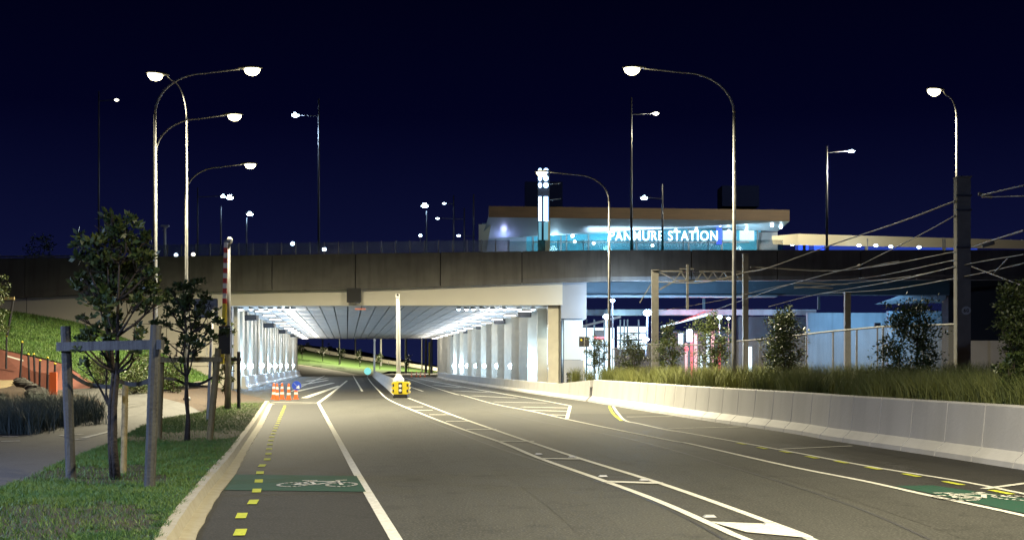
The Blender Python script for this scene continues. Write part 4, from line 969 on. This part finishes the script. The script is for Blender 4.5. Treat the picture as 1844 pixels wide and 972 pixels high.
# ------------------------------------------------------------------ stakes round the young trees
def stakes(label, posts, rails, straps, m):
    root = None
    for a, b, wd, mm in posts:
        if root is None: root = empty('tree_stakes', (a.x, a.y, .08), label, 'tree stakes', 'timber tree stakes')
        MB().tube([a-Vector((0, 0, .05)), a.lerp(b, .33), a.lerp(b, .66), b], [wd/2, wd*.49, wd*.51, wd*.48], 10).build('post', mm or m, root)
    for a, b, wd in rails: MB().bar(a, b, wd*.4, wd).build('crossbar', m, root)
    for pts in straps:
        mb = MB(); s = smooth_curve(pts, 6)
        mb.strip([p+Vector((0, 0, .03)) for p in s], [p-Vector((0, 0, .03)) for p in s]); mb.strip([p+Vector((0, .012, .03)) for p in s], [p+Vector((0, .012, -.03)) for p in s]); mb.build('strap', 'strap', root)
Y1 = 17.9; ya, yb2 = G(128, 863, .1), G(269, 881, .1)
stakes('dark timber stakes with crossbar and straps round the nearest tree',
       [(ya, P(118, 587, ya.y-.1), .135, None), (yb2, P(281, 585, yb2.y), .14, None), (G(222, 853, .1), P(226, 688, 18.5), .09, 'timbery')],
       [(P(104, 624, ya.y-.12), P(293, 620, yb2.y-.1), .115)],
       [[P(124, 672, ya.y), P(160, 692, 18.1), P(205, 697, 17.8)], [P(208, 684, 17.8), P(240, 692, 17.6), P(274, 684, yb2.y)]], 'timber')
yc, yd = G(286, 791, .1), G(377, 794, .1)
stakes('pale yellow timber stakes with crossbar round the middle tree',
       [(yc, P(291, 641, yc.y), .12, None), (yd, P(393, 628, yd.y), .13, None)],
       [(P(281, 648, yc.y-.1), P(400, 647, yd.y-.1), .10)], [[P(292, 680, yc.y), P(318, 684, 27), P(335, 692, 27)], [P(335, 690, 27), P(362, 690, 27), P(388, 676, yd.y)]], 'timbery')
ye = G(430, 736, .1)
stakes('dark thin stakes round the farthest young tree by the gate', [(ye, P(430, 633, ye.y), .13, 'dark'), (G(386, 738, .1), P(386, 650, G(386, 738, .1).y), .12, 'dark')], [(P(382, 647, ye.y), P(434, 647, ye.y), .10)], [], 'dark')

# ------------------------------------------------------------------ gate, cycle sign, cones, crash cushion
Yg = G(0, 737, .1).y; p = P(411, 737, Yg); t = empty('barrier_gate', p, 'raised red and white boom of a height barrier beside a grey pole', 'barrier gate')
MB().tube([p, P(411, 436, Yg)], [.10, .075], 12).build('pole', 'steel', t, smooth=True)
hd = MB().box(P(410, 435, Yg), (.22, .22, .10)).build('camera_arm', 'darksteel', t); MB().ell(P(414, 433, Yg), (.10, .12, .12), 12, 8).build('camera_dome', 'whitep', t, smooth=True)
A_, B_ = P(403, 592, Yg-.15), P(407, 437, Yg-.15); n = 17
for k in range(n):
    a, b = A_.lerp(B_, k/n), A_.lerp(B_, (k+1)/n); mm = 'yelp' if k < 5 else ('red' if (k % 2) else 'whitep')
    MB().bar(a, b, .13, .06).build('boom_band', mm, t)
MB().box(P(406, 612, Yg-.1), (.38, .3, .95)).build('gear_box', 'dark', t); MB().tube([P(403, 594, Yg-.3), P(403, 594, Yg+.1)], .14, 12).build('pivot', 'dark', t)
MB().bar(P(401, 625, Yg-.15), P(400, 655, Yg-.15), .12).build('counterweight', 'yelp', t)
Ys = 36.9; p = G(374, 757, .1); t = empty('cycle_sign', p, 'square grey cycle sign on a leaning white pole behind the middle tree', 'sign')
MB().tube([p, P(384, 545, Ys)], .045, 10).build('pole', 'whitep', t, smooth=True)
q = P(371, 555, Ys-.07); MB().box(q, (.68, .02, .56)).build('plate', 'signgrey', t)
fm = MB(); 
for s in (-1, 1): fm.box((q.x+s*.325, q.y-.015, q.z), (.018, .008, .54)); fm.box((q.x, q.y-.015, q.z+s*.262), (.668, .008, .018))
fm.build('border', 'black', t)
bk = MB(); bike(bk, lambda u, v: Vector((q.x+.02+u*.42, q.y-.022, q.z+.06+v*.42)), .05); bk.build('cycle_symbol', 'black', t)
cones = [(493, 'leftmost'), (499, 'second from the left'), (508, 'third from the left'), (520, 'fourth from the left'), (533, 'rightmost, under the blue sign')]
cz = None
for k, (px, w_) in enumerate(cones):
    p = G(px, 719+(k % 2)*1.2, 0.01)
    lab = 'traffic cone in the row by the tunnel wall, '+w_
    if cz is None:
        cz = empty('traffic_cone', p, lab, 'traffic cone', 'orange cones across the closed cycle lane')
        MB().box(p+Vector((0, 0, .04)), (.24, .24, .05)).build('base', 'cone', cz)
        MB().lathe(p, [(.10, .06), (.075, .35), (.045, .74), (.02, .76)], 14).build('body', 'cone', cz)
        MB().lathe(p, [(.092, .24), (.082, .34)], 14).build('reflective_band', 'band', cz)
        MB().lathe(p, [(.068, .50), (.058, .60)], 14).build('reflective_band', 'band', cz)
    else:
        c = copy_tree(cz); c.location = p; c['label'] = lab
p = G(534, 720, 0.01); t = empty('keep_right_sign', p+Vector((0, -.25, 0)), 'round blue sign with a white arrow beside the cones', 'sign'); q = P(534, 694, p.y-.25)
MB().tube([p+Vector((0, -.2, .8)), q+Vector((0, .06, 0))], .02, 8).build('post', 'steel', t)
MB().tube([q+Vector((0, .02, 0)), q], .21, 24).build('disc', 'blue', t)
ar = MB(); ar.bar(q+Vector((-.12, -.012, .12)), q+Vector((.06, -.012, -.06)), .055, .004); ar.poly([q+Vector((.14, -.014, -.14)), q+Vector((-.03, -.014, -.11)), q+Vector((.11, -.014, .03))]); ar.build('arrow', 'whitep', t)
p = G(721, 716, 0.0); t = empty('crash_cushion', p, 'yellow and black crash cushion at the nose of the median barrier', 'crash cushion')
MB().box(p+Vector((0, .5, .10)), (.62, 1.3, .16)).build('base', 'black', t)
for s in (-.3, 0, .3): MB().tube([p+Vector((s-.05, -.05, .06)), p+Vector((s+.05, -.05, .06))], .07, 10).build('foot', 'black', t)
by = MB(); by.box(p+Vector((0, .5, .48)), (.74, 1.1, .60))
for z in (.28, .48, .68):
    for s in (-1, 1): by.box(p+Vector((s*.39, .5, z)), (.07, 1.05, .11))
by.build('body', 'crashy', t)
MB().box(p+Vector((0, -.065, .48)), (.18, .02, .52)).build('marker_panel', 'black', t)
for z in (.37, .59): MB().tube([p+Vector((0, -.079, z)), p+Vector((0, -.084, z))], .075, 16).build('marker_disc', 'whitep', t)
for s in (-1, 1):
    for z in (.34, .62): MB().box(p+Vector((s*.34, -.062, z)), (.07, .015, .13)).build('side_marker', 'black', t)
p = G(718, 709, 0); t = empty('camera_pole', p, 'tall white pole with a small camera rising from the median behind the crash cushion', 'pole')
MB().tube([p, P(717, 560, p.y), P(716, 535, p.y)], [.13, .11, .08], 12).build('pole', 'whitep', t, smooth=True)
MB().lathe(p, [(.3, 0), (.3, .85), (.2, .95), (.14, 1.1)], 12).build('pole_base', 'whitep', t)
MB().box(P(716, 533, p.y), (.2, .25, .22)).build('camera_housing', 'whitep', t); MB().ell(P(716, 531, p.y-.14), (.06, .04, .06), 10, 6).build('camera_lens', 'black', t)
p = G(674, 679, 0); t = empty('camera_pole', p, 'slimmer white pole far along the median inside the underpass', 'pole')
MB().tube([p, P(674.5, 613, p.y)], [.14, .11], 10).build('pole', 'whitep', t, smooth=True); MB().box(P(674.5, 612, p.y), (.24, .3, .3)).build('camera_housing', 'whitep', t)
p = P(662, 668, 150); t = empty('teal_sign', p, 'small round glowing teal sign at the far end of the median', 'sign')
MB().tube([p+Vector((0,.05,0)), p], .42, 18).build('disc', emis('teal_glow', (.25, .8, .75), .9), t); MB().tube([p+Vector((0, .1, -.9)), p+Vector((0,.1,0))], .05, 8).build('post', 'steel', t)
# raised studs on the chevrons
for k, (px, py, w_) in enumerate(((1278,930,'left end of the nearest big chevron bar'),(1386,944,'right end of the nearest big chevron bar'),(1086,857.5,'left end of the second chevron bar'),(1160,864,'right end of the second chevron bar'),(970,817.5,'left end of the third chevron bar'),(1031,822.5,'right end of the third chevron bar'))):
    p = G(px, py, .008); t = empty('road_stud', p, 'flat white road stud at the '+w_, 'road stud', 'raised studs beside the chevron bars')
    MB().hexa([p+Vector(v) for v in ((-.07,-.05,0),(.07,-.05,0),(.07,.05,0),(-.07,.05,0),(-.045,-.03,.022),(.045,-.03,.022),(.045,.03,.022),(-.045,.03,.022))]).build('body', 'signgrey', t)
    MB().poly([p+Vector(v) for v in ((-.055,-.0475,.003),(.055,-.0475,.003),(.045,-.034,.0205),(-.045,-.034,.0205))]).build('reflector', 'barrier', t)

# ------------------------------------------------------------------ left: bollards, orange fence, rocks
for k, (px, pb, pt, Y, w_) in enumerate(((11,664,606,54,'leftmost'),(36,682,617,50,'second from the left'),(53,688,639,50,'third from the left'),(63,692,639,50,'fourth from the left'),(71,697,650,49,'fifth from the left'),(85,702,645,48,'sixth from the left'),(98,708,656,47,'rightmost, beside the orange board'))):
    a = P(px, pb, Y); b = P(px+(4 if k == 1 else -2 if k in (2, 3) else 1), pt, Y); t = empty('path_stake', a, 'thin dark stake with a yellow tip along the red path, '+w_, 'stake', 'row of thin stakes along the red path')
    MB().tube([a, b], [.045, .04], 8).build('post', 'dark', t); MB().ell(b+Vector((0, 0, .03)), (.05, .05, .04), 8, 5).build('tip', 'yelp', t)
t = empty('orange_fence', P(60, 700, 49.3), 'orange plastic safety netting strung between the stakes beside the red path', 'fence')
nn = [P(36,655,50.2), P(60,668,50), P(85,672,48.1), P(98,680,47.1)]; nb = [P(36,686,50.2), P(60,694,50), P(85,704,48.1), P(98,711,47.1)]
MB().strip(nn, nb).build('netting', mat('orange_net', (.75, .16, .05), .6, alpha=.55), t); MB().box(P(96, 690, 46.6), (.26, .1, .82)).build('board', 'cone', t)
MB().bar(P(10, 640, 50.2), P(20, 560, 50.2), .05).build('leaning_post', 'dark', t) if False else None
a = P(13, 604, 54); tag(MB().tube([a, P(24, 540, 54)], .05, 8).build('leaning_pole', 'dark'), 'thin dark pole leaning right above the leftmost stake', 'pole')
tag(MB().bar(P(-20, 538, 54), P(26, 537, 54), .12).build('timber_rail', 'timbery'), 'pale timber rail at the left picture edge', 'rail')
def rock(p, s, seed, lab):
    r = random.Random(seed); mb = MB(); mb.ell((0, 0, 0), s, 10, 6)
    for i, v in enumerate(mb.v): k = r.uniform(.75, 1.15); mb.v[i] = (p.x+v[0]*k, p.y+v[1]*k, p.z+v[2]*k)
    tag(mb.build('rock', 'rock'), lab, 'rock', 'dark rocks on the bed edge')
for k, (px, py, Y, s, w_) in enumerate(((38,688,47,.32,'left of the group under the stakes'),(48,692,46.5,.26,'middle of the group under the stakes'),(66,708,45,.42,'largest, lowest, above the grey tussock'),(57,697,46,.25,'just above the largest rock'))): rock(P(px, py, Y), (s, s*.8, s*.55), k, 'dark rough rock, '+w_)
MB_m = MB().poly([P(-30,684,50), P(32,684,48.5), P(36,690,47.5), P(8,698,45.5), P(-30,702,45)]); struct('sand_patch', MB_m, mat('sand', (.25, .19, .10), .95, noise=(6, .7, (.16, .12, .06))))

# ------------------------------------------------------------------ far end of the underpass
FY = 205
fr_ = MB().poly([(-90, 198, -.03), (60, 198, -.03), (60, 420, -.03), (-90, 420, -.03)]); struct('far_road', fr_, 'asphalt')
k0 = [P(500,655,245), P(540,657.5,240), P(600,667,225), P(640,675,212), P(668,678.5,205)]
k1 = [P(500,636,262), P(540,640,262), P(600,652,258), P(650,662,252), P(700,668,240)]
k2 = [P(500,628,285), P(545,631,285), P(620,644,285), P(700,656,280), P(790,670,265)]
k3 = [P(480,615,420), P(560,622,420), P(640,630,420), P(740,650,420), P(860,670,400)]
hs = MB(); hs.strip(smooth_curve(k0, 3), smooth_curve(k1, 3)); hs.strip(smooth_curve(k1, 3), smooth_curve(k2, 3)); struct('far_bank', hs, 'hillgrass')
fl_ = [Vector((p.x*196/p.y-(3 if i == 0 else 0), 196, .01)) for i, p in enumerate(k0)]; struct('far_ramp', MB().strip(fl_, k0), 'path')
struct('far_terrain', MB().strip(k2, k3), 'turf')
kk = MB(); kk.ribbon([p+Vector((0,0,.05)) for p in smooth_curve(k0, 4)], .9); struct('far_kerb', kk, 'kerb')
fk = MB(); fk.ribbon([G(668,680,.02), G(760,690,.02), G(860,708,.02)], .22); fk.ribbon([P(680,666,236), P(760,681,175), P(850,695,100)], .3) if False else None
wr_ = empty('guard_rail', k2[2], 'long pale guard rail climbing along the far bank beyond the underpass', 'guard rail')
s2 = smooth_curve(k2, 6); rl = MB(); rl.strip([p+Vector((0,0,.95)) for p in s2], [p+Vector((0,0,.2)) for p in s2]); rl.strip([p+Vector((0,.15,.75)) for p in s2], [p+Vector((0,.15,.25)) for p in s2]); rl.build('rail', 'rib', wr_)
s3 = [p+Vector((0, -6, -.2)) for p in s2]
pm_ = MB(); [pm_.bar(p, p+Vector((0,0,.6)), .15) for p in s2[::2]]; pm_.build('posts', 'steel', wr_)
for k, (px, pb, pt, Y) in enumerate(((544,645,622,235),(581,650,622,240),(613,655,626,240),(648,660,630,245),(592,640,620,300),(735,668,640,235),(684,664,634,250),(556,640,616,290))):
    b = P(px, pb, Y); hgt = (pb-pt)*Y/F; tree('bank_tree', b, hgt*.8, cl(.6, hgt*.4, hgt*.9, 6, .45, 60+k), ['small staked tree far through the underpass, next to the left wall','small tree far on the bank, second from the left wall','small tree on the far bank left of the round teal sign','taller small tree on the far bank above the teal sign','tiny dark tree behind the far guard rail','small far tree right of the tall white median pole','tiny far tree beside the slim median pole','dark small tree at the top of the far bank'][k], 'tree', 'small trees on the far bank', 'leafY' if k < 4 else 'leafA', 260, .28, 1, .07, 60+k)
for k, (px, pb, pt, Y, w_) in enumerate(((581,648,590,300,'leftmost'),(640,650,590,290,'left of the slim median pole'),(686,665,590,270,'right of the slim median pole'),(731,672,590,240,'just right of the white median pole'),(767,672,590,215,'left one of the close pair'),(777,672,590,210,'right one of the close pair'),(819,678,600,180,'beside the right wall end'))):
    a = P(px, pb, Y); b = P(px, pt, Y)+Vector((0, 0, 3)); tag(MB().tube([a, b], [.22, .16], 8).build('lamp_pole', 'steel'), 'pale pole beyond the underpass, '+w_, 'pole', 'poles beyond the underpass')
a = P(773, 675, 205); tag(MB().tube([a, P(773, 616, 205)], .12, 8).build('marker_pole', 'yelp'), 'thin yellow pole beyond the underpass between the close pair of poles', 'pole')
for k, (px, w_) in enumerate(((741,'leftmost'),(750,'second'),(757,'third'),(765,'rightmost'))):
    c = copy_tree(cz); c.location = P(px, 679+k*.3, 172); c.location.z = 0; c['label'] = 'tiny far orange cone before the far guard rail, '+w_; c['group'] = 'far cones beyond the median'
# far poles light the bank
fl = empty('street_lamp', P(600, 600, 215), 'street lamp over the far bank hidden behind the underpass ceiling', 'street lamp')
q = Vector((-34, 252, 15)); fl.location = (q.x, q.y, 0)
MB().tube([(q.x, q.y, 0), (q.x, q.y, 15)], [.14, .08], 8).build('pole', 'steel', fl); luminaire(fl, q, (1, 0, 0), 'lens_w', 1, 42000)
fl2 = empty('street_lamp', (-18, 256, 0), 'second street lamp over the far road hidden behind the underpass ceiling', 'street lamp')
MB().tube([(-18, 256, 0), (-18, 256, 14)], [.14, .08], 8).build('pole', 'steel', fl2); luminaire(fl2, Vector((-18, 256, 14)), (-1, 0, 0), 'lens_w', 1, 42000)
# path lamp standing left of the viewpoint
pl_ = empty('path_lamp', (-13.5, 13, .1), 'cool white path lamp left of the viewpoint', 'street lamp')
MB().tube([(-13.5, 13, .1), (-13.5, 13, 6)], [.09, .06], 10).build('pole', 'steel', pl_); luminaire(pl_, Vector((-13.5, 13, 6)), (.3, 1, 0), 'lens_c', 1, 5200, (.42, .55, 1))

rl_ = empty('street_lamp', (-9.5, -7, 0), 'cool white street lamp behind the viewpoint on the left', 'street lamp')
MB().tube([(-9.5, -7, 0), (-9.5, -7, 9)], [.1, .06], 10).build('pole', 'steel', rl_); luminaire(rl_, Vector((-9.5, -7, 9)), (.6, .8, 0), 'lens_c', 1, 0)
lamp(rl_, (-9, -6.4, 8.6), 6500, (.45, .58, 1), 'SPOT', size=2.6, blend=.7, r=.2, rot=(.75, 0, -.35))
